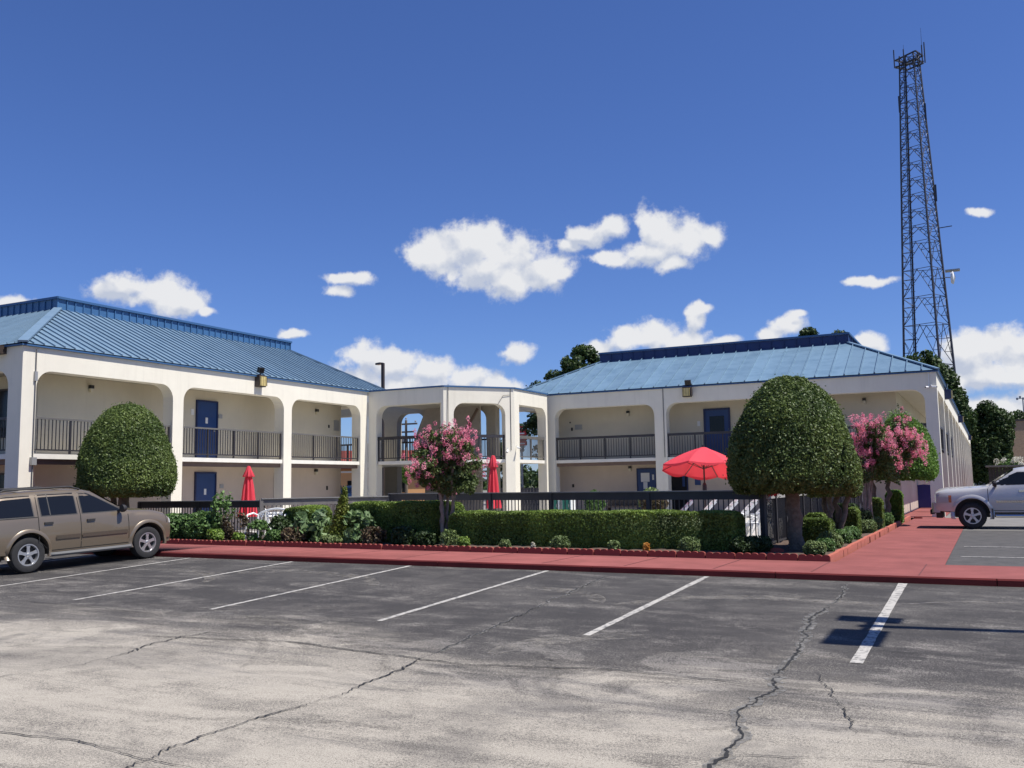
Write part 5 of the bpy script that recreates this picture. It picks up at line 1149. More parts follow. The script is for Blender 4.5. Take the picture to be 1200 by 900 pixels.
def strips(body, parent, lines, m=None, w=0.008, off=0.0025):
    for sy in (-1, 1):
        for kind, a, b, c in lines:
            g = MB()
            if kind == 'v': body.patch(g, a - w, a + w, b, c, sy, off, 1, 12)
            elif kind == 's':           # slanted: a=(x0,z0) b=(x1,z1)
                n = 10
                for i in range(n):
                    t0, t1 = i / n, (i + 1) / n; x0 = a[0] + (b[0] - a[0]) * t0; x1 = a[0] + (b[0] - a[0]) * t1; z0 = a[1] + (b[1] - a[1]) * t0; z1 = a[1] + (b[1] - a[1]) * t1
                    g.face([(x0 - w, sy * (body.side(x0, z0) + off), z0), (x0 + w, sy * (body.side(x0, z0) + off), z0), (x1 + w, sy * (body.side(x1, z1) + off), z1), (x1 - w, sy * (body.side(x1, z1) + off), z1)])
            else: body.patch(g, a, b, c - w, c + w, sy, off, 12, 1)
            g.build('panel_gap', m or seam_m, parent)
def flare(parent, body, x, r, m, zc, sy, w=0.075, out=0.028, name='wheel_flare'):
    g = MB(); n = 22
    for i in range(n):
        A = []
        for t in (math.pi * (-0.12 + 1.24 * i / n), math.pi * (-0.12 + 1.24 * (i + 1) / n)):
            P = []
            for rr, o in ((r - 0.004, -0.05), (r, out * 0.9), (r + w * 0.45, out), (r + w, 0.001)):
                X = x + rr * math.cos(t); Z = max(zc + rr * math.sin(t), 0.30); P.append((X, sy * (body.side(X, Z) + o), Z))
            A.append(P)
        for j in range(3): g.face([A[0][j], A[1][j], A[1][j + 1], A[0][j + 1]])
    return g.build(name, m, parent, smooth=50)
def window_panel(body, parent, x0, x1, lo, hi, name='side_window', m=None, frame=True, sides=(-1, 1)):
    for sy in sides:
        if frame:
            g = MB(); e = 0.022; body.patch(g, x0 - e, x1 + e, lambda t: (lo(t) if callable(lo) else lo) - e, lambda t: (hi(t) if callable(hi) else hi) + e, sy, 0.003); g.build('window_frame', black_plastic, parent, smooth=50)
        g = MB(); body.patch(g, x0, x1, lo, hi, sy, 0.007); g.build(name, m or glass_car, parent, smooth=50)
def cross_glass(body, parent, xa, xb, name, k=0.90, n=8, off=0.012, inset=0.0):
    """windscreen / rear screen laid on the roof line between stations xa and xb"""
    g = MB(); P = []
    for i in range(n + 1):
        x = xa + (xb - xa) * i / n; _, zb, w, ze, we, zt, wt = body.at(x); row = []
        for j in range(-6, 7):
            y = j / 6 * wt * k; c = body.crown * (1 - min(1, abs(y) / (wt * 0.9))); row.append((x, y, zt + c + off))
        P.append(row)
    for i in range(n):
        for j in range(12): g.face([P[i][j], P[i + 1][j], P[i + 1][j + 1], P[i][j + 1]])
    g.build(name, glass_car, parent, smooth=60)
def mirror(parent, body, x, z, m, glass=None):
    for sy in (-1, 1):
        y = body.side(x, z); g = MB(); g.bar((x, sy * y, z), (x + 0.02, sy * (y + 0.10), z + 0.02), 0.07, 0.04)
        n0 = MB(); n0.lathe([(0.0, 0.09), (0.06, 0.075), (0.085, 0.03), (0.088, -0.03), (0.0, -0.035)], (x, sy * (y + 0.17), z + 0.06), 'X', 14)
        g.v += n0.v; b = len(g.v) - len(n0.v); g.f += [tuple(b + i for i in f) for f in n0.f]; g.m += n0.m
        g.build('door_mirror', m, parent, smooth=50)
def suv(name, loc, rz, scale, label, col, full=True, cat='SUV'):
    t = thing(name, loc, label, cat, None, rz, scale)
    pm = paint(name + '_paint', col)
    st = [(-2.43, .50, .80, .98, .78, 1.02, .74), (-2.37, .42, .90, 1.06, .86, 1.12, .80), (-2.30, .38, .925, 1.10, .88, 1.38, .72), (-2.2, .36, .935, 1.11, .89, 1.60, .66), (-2.0, .36, .94, 1.12, .895, 1.655, .665), (-1.3, .34, .94, 1.12, .90, 1.69, .67),
          (-0.5, .33, .94, 1.12, .90, 1.70, .675), (-0.05, .33, .94, 1.11, .90, 1.675, .665), (0.18, .33, .94, 1.11, .90, 1.63, .66), (0.92, .33, .94, 1.09, .89, 1.20, .76), (1.05, .34, .94, 1.08, .885, 1.155, .77), (1.6, .36, .94, 1.05, .87, 1.13, .75), (2.1, .40, .925, .98, .85, 1.06, .72), (2.3, .42, .89, .92, .80, .98, .68), (2.40, .45, .80, .86, .72, .90, .62), (2.45, .48, .70, .80, .62, .82, .55)]
    st = [((1.7 + (q[0] - 1.7) * 0.62) if q[0] > 1.7 else q[0],) + q[1:] for q in st]
    B = Body(st, 0.035); ar = 0.435; zc = 0.40; ax = (-1.435, 1.435)
    link('body', B.mesh('body', ax, (ar, zc), 0.5), t, pm)
    for x in ax:
        for sy in (-1, 1):
            wheel(t, x, sy * 0.80, 0.372, 0.24, sy); flare(t, B, x, ar, pm, zc, sy)
        g = MB(); g.box((x - 0.42, -0.66, 0.30), (x + 0.42, 0.66, 0.80)); g.build('wheel_well', black_plastic, t)
    window_panel(B, t, -2.14, -1.32, 1.17, lambda q: 1.54 + 0.05 * min(1, q * 3) + 0.015 * q, 'side_window')
    window_panel(B, t, -1.14, -0.34, lambda q: 1.17, lambda q: 1.615, 'side_window')
    window_panel(B, t, -0.20, 0.76, lambda q: 1.17, lambda q: 1.615 - (0.02 if q < .22 else 0.02 + (q - .22) * 0.52), 'side_window')
    for sy in (-1, 1): g = MB(); B.patch(g, -0.96, -0.935, 1.17, 1.615, sy, 0.010); g.build('window_divider', black_plastic, t)
    cross_glass(B, t, 0.19, 0.90, 'windscreen'); cross_glass(B, t, -2.36, -2.21, 'rear_window', 0.85)
    strips(B, t, [('v', -1.22, .62, 1.16), ('s', (-1.22, 1.16), (-1.20, 1.60), 0), ('s', (-1.22, .64), (-0.98, .42), 0), ('v', -0.26, .42, 1.60), ('v', 0.92, .52, 1.12), ('s', (0.90, 1.14), (0.30, 1.54), 0), ('h', -0.96, 0.92, 0.42), ('h', -2.05, -1.22, 1.14), ('v', 1.95, .80, 1.02)])
    for a, b in ((-0.85, -0.29), (-0.24, 0.88)):
        for sy in (-1, 1): g = MB(); B.patch(g, a, b, .645, .725, sy, 0.018); B.patch(g, a, b, .64, .646, sy, 0.009); g.build('side_moulding', paint('moulding_' + name, tuple(c * 0.40 for c in col), 0.1, 0.5), t)
    for x in (-1.1, -0.12):
        for sy in (-1, 1): g = MB(); y = B.side(x, 1.0); g.bar((x - 0.0, sy * (y + 0.012), 1.00), (x + 0.19, sy * (y + 0.012), 1.00), 0.035, 0.05); g.build('door_handle', black_plastic, t)
    mirror(t, B, 0.70, 1.15, black_plastic)
    for sy in (-1, 1):
        g = MB(); g.tube([(-0.98, sy * 0.90, 0.33), (-0.90, sy * 0.98, 0.335), (0.92, sy * 0.98, 0.335), (0.98, sy * 0.90, 0.33)], 0.045, 8); g.build('side_step', mat('step_grey', (0.11, 0.11, 0.11), 0.6), t, smooth=40)
        g = MB(); g.tube([(-1.95, sy * .58, 1.67), (-1.8, sy * .59, 1.735), (-0.35, sy * .59, 1.755), (-0.1, sy * .58, 1.69)], 0.02, 8); g.build('roof_rail', black_plastic, t, smooth=40)
        g = MB(); B.patch(g, 2.02, 2.12, .79, .91, sy, 0.008); g.build('headlight', mat('headlamp_lens', (0.42, 0.42, 0.40), 0.25), t)
        g = MB(); B.patch(g, -2.42, -2.34, .78, 1.10, sy, 0.008); g.build('tail_light', mat('tail_lamp_red', (0.35, 0.01, 0.01), 0.15), t)
    g = MB(); g.prism([(1.96, -0.86), (2.10, -0.82), (2.20, -0.60), (2.23, 0), (2.20, 0.60), (2.10, 0.82), (1.96, 0.86)], 0.24, 'XY', 0.35); g.build('front_bumper', paint('bumper_' + name, tuple(c * 0.75 for c in col), 0.1, 0.45), t)
    g = MB(); g.box((-2.52, -0.86, 0.40), (-2.34, 0.86, 0.64)); g.build('rear_bumper', paint('bumper_' + name, col), t)
    g = MB(); g.box((2.15, -0.5, 0.62), (2.185, 0.5, 0.80)); g.build('grille', black_plastic, t)
    g = MB()
    for x in (-1.5, -0.6): g.bar((x, -0.59, 1.745), (x, 0.59, 1.745), 0.05, 0.025)
    g.build('roof_crossbar', black_plastic, t)
    g = MB(); g.box((-2.27, -0.62, 1.625), (-2.05, 0.62, 1.665)); g.build('rear_spoiler', pm, t)
    return t
V = suv('suv', (-16.85, 13.17, zl(-16.9, 13.1) + 0.005), math.pi / 2 - R(6.2), 0.895, 'metallic tan brown SUV parked nose-in to the red kerb at the left edge', (0.185, 0.148, 0.105))
def tilt(o, deg): o.rotation_euler[1] = R(deg)
tilt(V, -1.9)
def pickup(name, loc, rz, scale, label, col):
    t = thing(name, loc, label, 'pickup truck', None, rz, scale); pm = paint('silver_paint', col, 0.25, 0.34); ch = mat('chrome', (0.6, 0.6, 0.6), 0.12, metal=1.0)
    st = [(-0.86, .50, .96, 1.27, .93, 1.32, .88), (-0.80, .46, .985, 1.30, .94, 1.74, .72), (-0.62, .46, .99, 1.30, .94, 1.80, .71), (0.2, .46, .99, 1.29, .94, 1.84, .72), (0.5, .46, .99, 1.28, .94, 1.80, .71), (1.22, .46, .99, 1.24, .93, 1.32, .80), (1.34, .46, .99, 1.22, .925, 1.28, .82),
          (1.9, .48, .99, 1.18, .92, 1.25, .82), (2.4, .50, .98, 1.155, .91, 1.23, .80), (2.64, .52, .95, 1.12, .90, 1.185, .80), (2.72, .54, .92, 1.08, .88, 1.13, .80)]
    B = Body(st, 0.04); ar = 0.50; zc = 0.44; fx = 1.72; rx = -1.95
    link('body', B.mesh('body', (fx,), (ar, zc), 0.5), t, pm)
    bed = Body([(-2.95, .55, .96, 1.20, .95, 1.26, .94), (-2.88, .50, .985, 1.24, .96, 1.28, .95), (-0.90, .48, .985, 1.24, .96, 1.28, .95)], 0.0)
    link('cargo_bed', bed.mesh('cargo_bed', (rx,), (ar, zc), 0.5), t, pm)
    g = MB(); g.box((-2.86, -0.86, 1.281), (-0.94, 0.86, 1.30)); g.build('bed_cover', black_plastic, t)
    for x, bd in ((fx, B), (rx, bed)):
        for sy in (-1, 1): wheel(t, x, sy * 0.84, 0.40, 0.26, sy); flare(t, bd, x, ar, pm, zc, sy, 0.11, 0.03)
        g = MB(); g.box((x - 0.48, -0.70, 0.35), (x + 0.48, 0.70, 0.9)); g.build('wheel_well', black_plastic, t)
    window_panel(B, t, -0.70, 0.02, 1.36, lambda q: 1.70); window_panel(B, t, 0.14, 1.12, lambda q: 1.36 - 0.03 * q, lambda q: 1.715 - (0 if q < .30 else (q - .30) * 0.44))
    cross_glass(B, t, 0.52, 1.20, 'windscreen'); cross_glass(B, t, -0.84, -0.80, 'rear_window')
    strips(B, t, [('v', 0.08, .56, 1.76), ('v', 1.26, .60, 1.28), ('h', -0.7, 1.2, 0.56), ('v', -0.66, .56, 1.30)])
    for sy in (-1, 1):
        g = MB(); B.patch(g, -0.6, 1.05, .80, .86, sy, 0.016); g.build('side_moulding', ch, t)
        g = MB(); B.patch(g, 2.37, 2.70, .80, 1.02, sy, 0.016); g.build('headlight', mat('headlamp_lens', (0.42, 0.42, 0.40), 0.25), t)
        g = MB(); B.patch(g, 2.28, 2.36, .81, 1.03, sy, 0.014); g.build('turn_signal', mat('amber_lens', (0.45, 0.12, 0.03), 0.15), t)
        g = MB(); g.tube([(-0.7, sy * 0.92, 0.42), (-0.6, sy * 1.0, 0.40), (1.05, sy * 1.0, 0.40), (1.15, sy * 0.92, 0.42)], 0.05, 8); g.build('side_step', ch, t, smooth=40)
        g = MB(); y = B.side(0.2, 1.16); g.bar((0.2, sy * (y + .012), 1.14), (0.42, sy * (y + .012), 1.14), 0.035, 0.05); g.build('door_handle', ch, t)
        g = MB(); g.box((-3.0, sy * 0.97 - .01, .8), (-2.94, sy * 0.97 + .01, 1.2)); g.build('tail_light', mat('tail_lamp_red', (0.35, 0.01, 0.01), 0.15), t)
        g = MB(); g.box((1.14, sy * 0.90 - 0.02, 0.30), (1.17, sy * 0.90 + 0.16, 0.62)); g.build('mud_flap', black_plastic, t)
    mirror(t, B, 1.04, 1.30, black_plastic)
    g = MB(); g.prism([(2.62, -0.92), (2.80, -0.88), (2.86, -0.6), (2.86, 0.6), (2.80, 0.88), (2.62, 0.92)], 0.30, 'XY', 0.50); g.build('front_bumper', pm, t)
    g = MB(); g.prism([(2.56, -0.86), (2.74, -0.80), (2.78, 0.0), (2.74, 0.80), (2.56, 0.86)], 0.17, 'XY', 0.33); g.build('air_dam', black_plastic, t)
    g = MB(); g.box((2.72, -0.56, .80), (2.765, 0.56, 1.06)); g.build('grille', ch, t)
    for sy in (-1, 1): g = MB(); g.tube([(2.8, sy * 0.30, 0.46), (2.92, sy * 0.30, 0.44), (2.92, sy * 0.30, 0.56), (2.82, sy * 0.30, 0.56)], 0.025, 6); g.build('tow_hook', black_plastic, t)
    g = MB(); g.box((-3.08, -0.92, 0.50), (-2.94, 0.92, 0.72)); g.build('rear_bumper', ch, t)
    g = MB(); g.box((0.6, -0.4, 1.235), (0.9, -0.2, 1.29)); 
    g = MB(); g.box((-0.5, -0.5, 0.9), (0.1, 0.5, 1.45)); g.build('seats', mat('seat_grey', (0.1, 0.1, 0.1), 0.9), t)
    return t
pickup('pickup_truck', (-0.48 + 1.72 * 0.885, 29.38, 0.0), math.pi, 0.885, 'silver pickup truck entering from the right edge, nose over the red path', (0.50, 0.495, 0.49))
suv('parked_car', (-38.2, 51.5, 0.02), R(160), 0.85, 'dark blue vehicle parked beyond the picket fence under the corner gallery', (0.02, 0.05, 0.12), cat='car')

# ================================================================ UMBRELLAS
def umbrella_open(loc, label, r=1.25, zt=2.38, drop=0.55, tiltd=(0, 0), rz=0.2):
    t = thing('patio_umbrella', loc, label, 'umbrella', 'coral red patio umbrellas'); t.rotation_euler = (tiltd[0], tiltd[1], rz)
    n = 8; vent = 0.26
    for k in range(n):
        a0, a1 = 2 * math.pi * k / n, 2 * math.pi * (k + 1) / n; g = MB(); N_u, N_v = 8, 8; P = []
        for i in range(N_u + 1):
            q = i / N_u; rr = vent * 0.75 + (r - vent * 0.75) * q; row = []
            for j in range(N_v + 1):
                s_ = j / N_v; a = a0 + (a1 - a0) * s_; chord = math.cos(math.pi / n) / math.cos(a - (a0 + a1) / 2); sag = math.sin(math.pi * s_)
                z = zt - 0.07 - drop * (0.75 * q + 0.25 * q * q) - 0.05 * sag * q - 0.17 * rr * math.sin(a)
                row.append((rr * chord * math.cos(a), rr * chord * math.sin(a), z))
            P.append(row)
        for i in range(N_u):
            for j in range(N_v): g.face([P[i][j], P[i + 1][j], P[i + 1][j + 1], P[i][j + 1]])
        for j in range(N_v):                                   # scalloped valance
            e0, e1 = P[-1][j], P[-1][j + 1]; h = lambda s_: 0.035 + 0.04 * math.sin(math.pi * s_)
            g.face([e0, (e0[0] * 1.01, e0[1] * 1.01, e0[2] - h(j / N_v)), (e1[0] * 1.01, e1[1] * 1.01, e1[2] - h((j + 1) / N_v)), e1])
        g.build('canopy_panel', red_fabric, t, smooth=35)
        g = MB(); g.bar((0, 0, zt - 0.10), (r * 0.99 * math.cos(a0), r * 0.99 * math.sin(a0), zt - 0.095 - drop - 0.17 * r * math.sin(a0)), 0.02, 0.015)
        m_ = 0.5; g.bar((0.03 * math.cos(a0), 0.03 * math.sin(a0), zt - 0.62), (r * m_ * math.cos(a0), r * m_ * math.sin(a0), zt - 0.11 - drop * m_ - 0.17 * r * m_ * math.sin(a0)), 0.014, 0.014); g.build('rib', black_metal, t)
    g = MB(); g.lathe([(0.0, zt), (0.10, zt - 0.02), (vent, zt - 0.10), (vent, zt - 0.13)], (0, 0, 0), 'Z', 8); g.build('vent_cap', red_fabric, t)
    g = MB(); g.lathe([(0.0, zt + 0.07), (0.025, zt + 0.05), (0.03, zt)], (0, 0, 0), 'Z', 10); g.build('finial', black_metal, t)
    g = MB(); g.tube([(0, 0, 0), (0, 0, zt - 0.02)], 0.024, 12); g.build('pole', bronze, t, smooth=50)
    g = MB(); g.lathe([(0.05, 1.13), (0.065, 1.16), (0.06, 1.30), (0.03, 1.36)], (0, 0, 0), 'Z', 12); g.tube([(0, -0.06, 1.22), (0, -0.14, 1.22), (0, -0.14, 1.12)], 0.014, 6); g.build('crank_box', black_metal, t)
    g = MB(); g.lathe([(0, 0), (0.26, 0.0), (0.26, 0.05), (0.05, 0.09), (0.05, 0.3), (0, 0.3)], (0, 0, 0), 'Z', 20); g.build('base', black_metal, t); return t
def umbrella_closed(loc, label, zt, zb=0.75, r=0.24, seed=1):
    t = thing('patio_umbrella', loc, label, 'umbrella', 'coral red patio umbrellas'); n = 40
    def star(k, h): return 1 + 0.22 * math.cos(k / n * 2 * math.pi * 8 + h * 0.5 + seed)
    g = MB(); H = zt - zb; prof = [(r * (0.22 + 0.75 * q + 0.06 * math.sin(q * 6)), zt - 0.22 - (H - 0.22) * q) for q in [i / 10 for i in range(11)]]
    g.lathe([(0.02, zt - 0.1)] + prof + [(r * 0.6, zb + 0.01), (0.02, zb + 0.05)], (0, 0, 0), 'Z', n, star); g.build('folded_canopy', red_fabric, t, smooth=50)
    def star2(k, h): return 1 + 0.12 * math.cos(k / n * 2 * math.pi * 8 + seed)
    g = MB(); g.lathe([(0.0, zt), (0.04, zt - 0.01), (0.08, zt - 0.12), (r * 0.62, zt - 0.32), (r * 0.58, zt - 0.34), (0.06, zt - 0.24)], (0, 0, 0), 'Z', n, star2); g.build('vent_cap', red_fabric, t, smooth=50)
    g = MB(); g.tube([(0, 0, 0), (0, 0, zt - 0.03)], 0.022, 10); g.build('pole', bronze, t, smooth=50)
    g = MB(); g.lathe([(0, 0), (0.24, 0.0), (0.24, 0.05), (0.05, 0.09), (0.05, 0.3), (0, 0.3)], (0, 0, 0), 'Z', 20); g.build('base', black_metal, t); return t
umbrella_open((-7.25, 26.4, 0), 'open coral red umbrella on a dark pole beside the big corner topiary', rz=-0.05)
umbrella_closed((-20.35, 22.2, 0), 'closed coral red umbrella between the left building doors and the grey fence', 2.10, 0.55, 0.27)
umbrella_closed((-12.35, 23.2, 0), 'closed coral red umbrella right of the front crape myrtle', 2.22, 0.75, 0.20, 2)
# folded red parasol cloth lying on the fence corner
t = thing('red_cloth', (-4.05, 19.6, 1.21), 'bright red pleated cloth draped over the fence top left of the topiary trunk', 'cloth')
g = MB(); n = 24
for i in range(n):
    f = lambda k: (-0.10 + 0.32 * k / n, 0.0)
    A = []
    for k in (i, i + 1):
        x = -0.22 + 0.40 * k / n; w = 0.03 + 0.02 * math.sin(k * 1.9); A.append([(x, -0.09 - w * 0.3, -0.07 - w), (x, -0.075, 0.01), (x, 0.0, 0.035 + w * 0.4), (x, 0.075, 0.01), (x, 0.09, -0.10 - w)])
    for j in range(4): g.face([A[0][j], A[1][j], A[1][j + 1], A[0][j + 1]])
o = g.build('cloth_fold', red_fabric, t, smooth=60); o.rotation_euler[2] = 0.35

# ================================================================ POOL FURNITURE
white_plastic = mat('white_plastic', (0.80, 0.80, 0.77), 0.4)
def chaise(loc, rz, label, first=[None]):
    if first[0] is None:
        t = thing('sun_lounger', loc, label, 'sun lounger', 'white loungers on the pool deck', rz)
        for sy in (-1, 1):
            g = MB(); g.bar((-1.3, sy * 0.30, 0.33), (0.25, sy * 0.30, 0.33), 0.05, 0.07); g.bar((0.2, sy * 0.30, 0.33), (0.72, sy * 0.30, 0.86), 0.05, 0.06); g.build('side_rail', white_plastic, t)
            for x in (-1.15, 0.15): g = MB(); g.bar((x, sy * 0.29, 0), (x + 0.06, sy * 0.29, 0.31), 0.05, 0.06); g.build('leg', white_plastic, t)
            g = MB(); g.bar((0.15, sy * 0.29, 0.02), (0.55, sy * 0.29, 0.66), 0.03, 0.03); g.build('back_prop', white_plastic, t)
            g = MB(); g.tube([(-0.25, sy * 0.34, 0.36), (-0.22, sy * 0.34, 0.56), (0.1, sy * 0.34, 0.58), (0.34, sy * 0.34, 0.50)], 0.022, 6); g.build('armrest', white_plastic, t)
        for k in range(12): g = MB(); x = -1.25 + k * 0.12; g.box((x, -0.28, 0.345), (x + 0.09, 0.28, 0.372)); g.build('slat', white_plastic, t)
        for k in range(6): g = MB(); p = Vector((0.22, 0, 0.36)).lerp(Vector((0.70, 0, 0.86)), k / 5.0); q = p + Vector((0.055, 0, 0.057)); g.bar(p, q, 0.56, 0.025, (-1, 0, 1)); g.build('slat', white_plastic, t)
        first[0] = t; return t
    t = copy_tree(first[0]); t.location = loc; t.rotation_euler[2] = rz; t['label'] = label; return t
names = ['leftmost of the white loungers, half behind potted greenery', 'second white lounger from the left behind the fence pickets', 'third white lounger, straight under the open umbrella pole', 'fourth white lounger, between the umbrella pole and hedge end', 'fifth white lounger, rightmost with its back raised near the gate post']
for k, (x, y) in enumerate(((-8.15, 25.6), (-7.35, 25.0), (-6.65, 24.5), (-6.05, 24.0), (-5.55, 23.4))): chaise((x, y, 0), R(22), names[k])
def armchair(loc, rz, label, first=[None]):
    if first[0] is None:
        t = thing('garden_chair', loc, label, 'chair', 'white plastic chairs by the pool', rz)
        g = MB(); g.prism([(-0.22, -0.22), (0.22, -0.20), (0.22, 0.20), (-0.22, 0.22)], 0.03, 'XY', 0.40); g.build('seat', white_plastic, t)
        for k in range(5): g = MB(); y = -0.18 + k * 0.09; g.bar((-0.21, y, 0.43), (-0.31, y * 0.9, 0.82), 0.05, 0.015, (1, 0, 0)); g.build('slat', white_plastic, t)
        g = MB(); g.tube([(-0.22, -0.23, 0.43), (-0.32, -0.2, 0.80), (-0.33, 0, 0.86), (-0.32, 0.2, 0.80), (-0.22, 0.23, 0.43)], 0.02, 6); g.build('backrest', white_plastic, t)
        for sx in (-1, 1):
            for sy in (-1, 1): g = MB(); g.bar((sx * 0.25, sy * 0.25, 0), (sx * 0.20, sy * 0.21, 0.41), 0.045, 0.03); g.build('leg', white_plastic, t)
        for sy in (-1, 1): g = MB(); g.tube([(-0.28, sy * 0.24, 0.63), (0.15, sy * 0.26, 0.62), (0.22, sy * 0.25, 0.42)], 0.022, 6); g.build('armrest', white_plastic, t)
        first[0] = t; return t
    t = copy_tree(first[0]); t.location = loc; t.rotation_euler[2] = rz; t['label'] = label; return t
armchair((-4.85, 22.2, 0), R(150), 'white plastic armchair just left of the black gate post'); armchair((-17.9, 20.6, 0), R(60), 'white plastic chair behind the brown fence, left of the closed umbrella'); armchair((-16.2, 21.6, 0), R(200), 'white plastic chair behind the grey fence, under the left closed umbrella')
t = thing('pool_table', (-18.6, 21.6, 0), 'round white plastic table behind the brown picket fence', 'table')
g = MB(); g.lathe([(0, 0.70), (0.5, 0.70), (0.52, 0.685), (0.5, 0.67), (0, 0.67)], (0, 0, 0), 'Z', 28); g.build('tabletop', white_plastic, t)
for k in range(4): g = MB(); a = k * math.pi / 2; g.bar((0.35 * math.cos(a), 0.35 * math.sin(a), 0), (0.25 * math.cos(a), 0.25 * math.sin(a), 0.67), 0.05, 0.05); g.build('leg', white_plastic, t)
# ornate white bench among the roses
t = thing('garden_bench', (-16.0, 18.25, 0.07), 'white scrolled metal garden bench half hidden in the flower bed', 'bench')
g = MB(); g.box((-0.62, -0.2, 0.40), (0.62, 0.22, 0.43)); g.build('seat', white_plastic, t)
for x in (-0.6, 0.6):
    for y in (-0.19, 0.21): g = MB(); g.tube([(x, y, -0.03), (x * 1.03, y * 1.1, 0.2), (x, y, 0.41)], 0.028, 8); g.build('leg', white_plastic, t)
    g = MB(); pts = [(x, 0.2, 0.43), (x, 0.22, 0.66), (x, 0.05, 0.72), (x, -0.16, 0.68), (x, -0.2, 0.6), (x, -0.14, 0.58)]; g.tube(pts, 0.022, 8); g.build('armrest', white_plastic, t, smooth=60)
g = MB(); pts = [(-0.6, 0.22, 0.43), (-0.6, 0.25, 0.70)] + [(-0.6 + 1.2 * q, 0.25, 0.70 + 0.12 * math.sin(math.pi * q)) for q in [i / 10 for i in range(1, 10)]] + [(0.6, 0.25, 0.70), (0.6, 0.22, 0.43)]; g.tube(pts, 0.026, 8); g.build('backrest', white_plastic, t, smooth=60)
for k in range(6):
    x = -0.5 + k * 0.2; pts = [(x + 0.07 * math.cos(a) * (1 - i / 26), 0.25, 0.66 + 0.09 * math.sin(a) * (1 - i / 26)) for i, a in enumerate([j * 0.45 for j in range(22)])]
    g = MB(); g.tube(pts, 0.012, 6); g.tube([(x, 0.24, 0.43), (x, 0.25, 0.58)], 0.012, 6); g.build('scroll', white_plastic, t)
# pair of green lockers in white frames
for i, x in enumerate((-14.95, -14.45)):
    t = thing('storage_locker', (x, 33.0, 0), ['left green locker with white frame behind the pool fence', 'right green locker with white frame behind the pool fence'][i], 'locker', 'green lockers in white frames')
    g = MB(); g.box((-0.20, 0.02, 0.0), (0.20, 0.45, 1.0)); g.build('cabinet', mat('white_cabinet', (0.7, 0.72, 0.7), 0.5), t)
    g = MB(); g.box((-0.155, -0.006, 0.06), (0.155, 0.019, 0.93)); d = g.build('door_panel', mat('teal_green', (0.01, 0.16, 0.11), 0.4), t); g = MB(); g.box((0.10, -0.03, 0.5), (0.12, -0.007, 0.62)); g.build('handle', grey_metal, d)
t = thing('bench_planter', (-13.2, 36.3, 0), 'dark low bench against the lower wall between the lockers and blue door', 'bench')
g = MB(); g.box((-0.9, -0.2, 0.40), (0.9, 0.2, 0.46)); g.build('seat', bronze, t); g = MB(); g.box((-0.9, 0.18, 0.46), (0.9, 0.22, 0.86)); g.build('backrest', bronze, t)
for x in (-0.8, 0.8): g = MB(); g.box((x - 0.03, -0.18, 0), (x + 0.03, 0.2, 0.40)); g.build('leg', bronze, t)
for i, (x, y, h, r) in enumerate(((-12.9, 32.0, 1.0, 0.4), (-11.2, 33.5, 1.1, 0.5), (-10.3, 31.0, 0.9, 0.45))):
    t = thing('potted_plant', (x, y, 0), ['potted shrub before the left blue lower door', 'potted shrub before the dark doorway', 'dark reddish potted shrub left of the loungers'][i], 'potted plant')
    g = MB(); g.lathe([(0, 0.02), (0.16, 0), (0.22, 0.34), (0.20, 0.34), (0, 0.30)], (0, 0, 0), 'Z', 18); g.build('pot', mat('terracotta', (0.32, 0.12, 0.07), 0.85), t)
    cloud_crown('foliage', t, [L_per, L_sage, L_brown][i], [(0, 0, 0.3 + h * 0.4, r, r, h * 0.42)], 2600, 0.06, 80 + i, gap=0.6)
# blue wheeled bin by the path
t = thing('wheelie_bin', (-2.75, 47.5, 0), 'dark blue rubbish bin standing by the wall at the end of the red path', 'bin')
g = MB(); g.prism([(-0.33, 0.04), (0.33, 0.04), (0.40, 1.0), (-0.40, 1.0)], 0.7, 'XZ', -0.35); g.build('body', mat('bin_blue', (0.012, 0.022, 0.16), 0.5), t)
g = MB(); g.prism([(-0.43, 1.001), (0.43, 1.001), (0.40, 1.06), (0.0, 1.10), (-0.40, 1.06)], 0.78, 'XZ', -0.39); g.build('lid', mat('bin_blue', (0.012, 0.022, 0.16), 0.5), t)
for x in (-0.3, 0.3): g = MB(); g.lathe([(0, -0.03), (0.09, -0.03), (0.09, 0.03), (0, 0.03)], (x, 0.33, 0.09), 'X', 14); g.build('wheel', black_plastic, t)
# stone / brick scraps
for (x, y, z, lab) in ((-3.62, 17.95, 0.07, 'loose red block lying at the foot of the corner topiary trunk'), (-2.28, 35.3, 0.0, 'loose dark block at the far end of the path edging')):
    g = MB(); g.prism([(-0.13, 0), (0.12, 0.0), (0.13, 0.06), (0.05, 0.085), (-0.12, 0.07)], 0.10, 'XZ', -0.05); o = g.build('loose_block', redbrick, None, (x, y, z)); o.rotation_euler = (0, 0.1, 0.3); tag(o, lab, 'block')

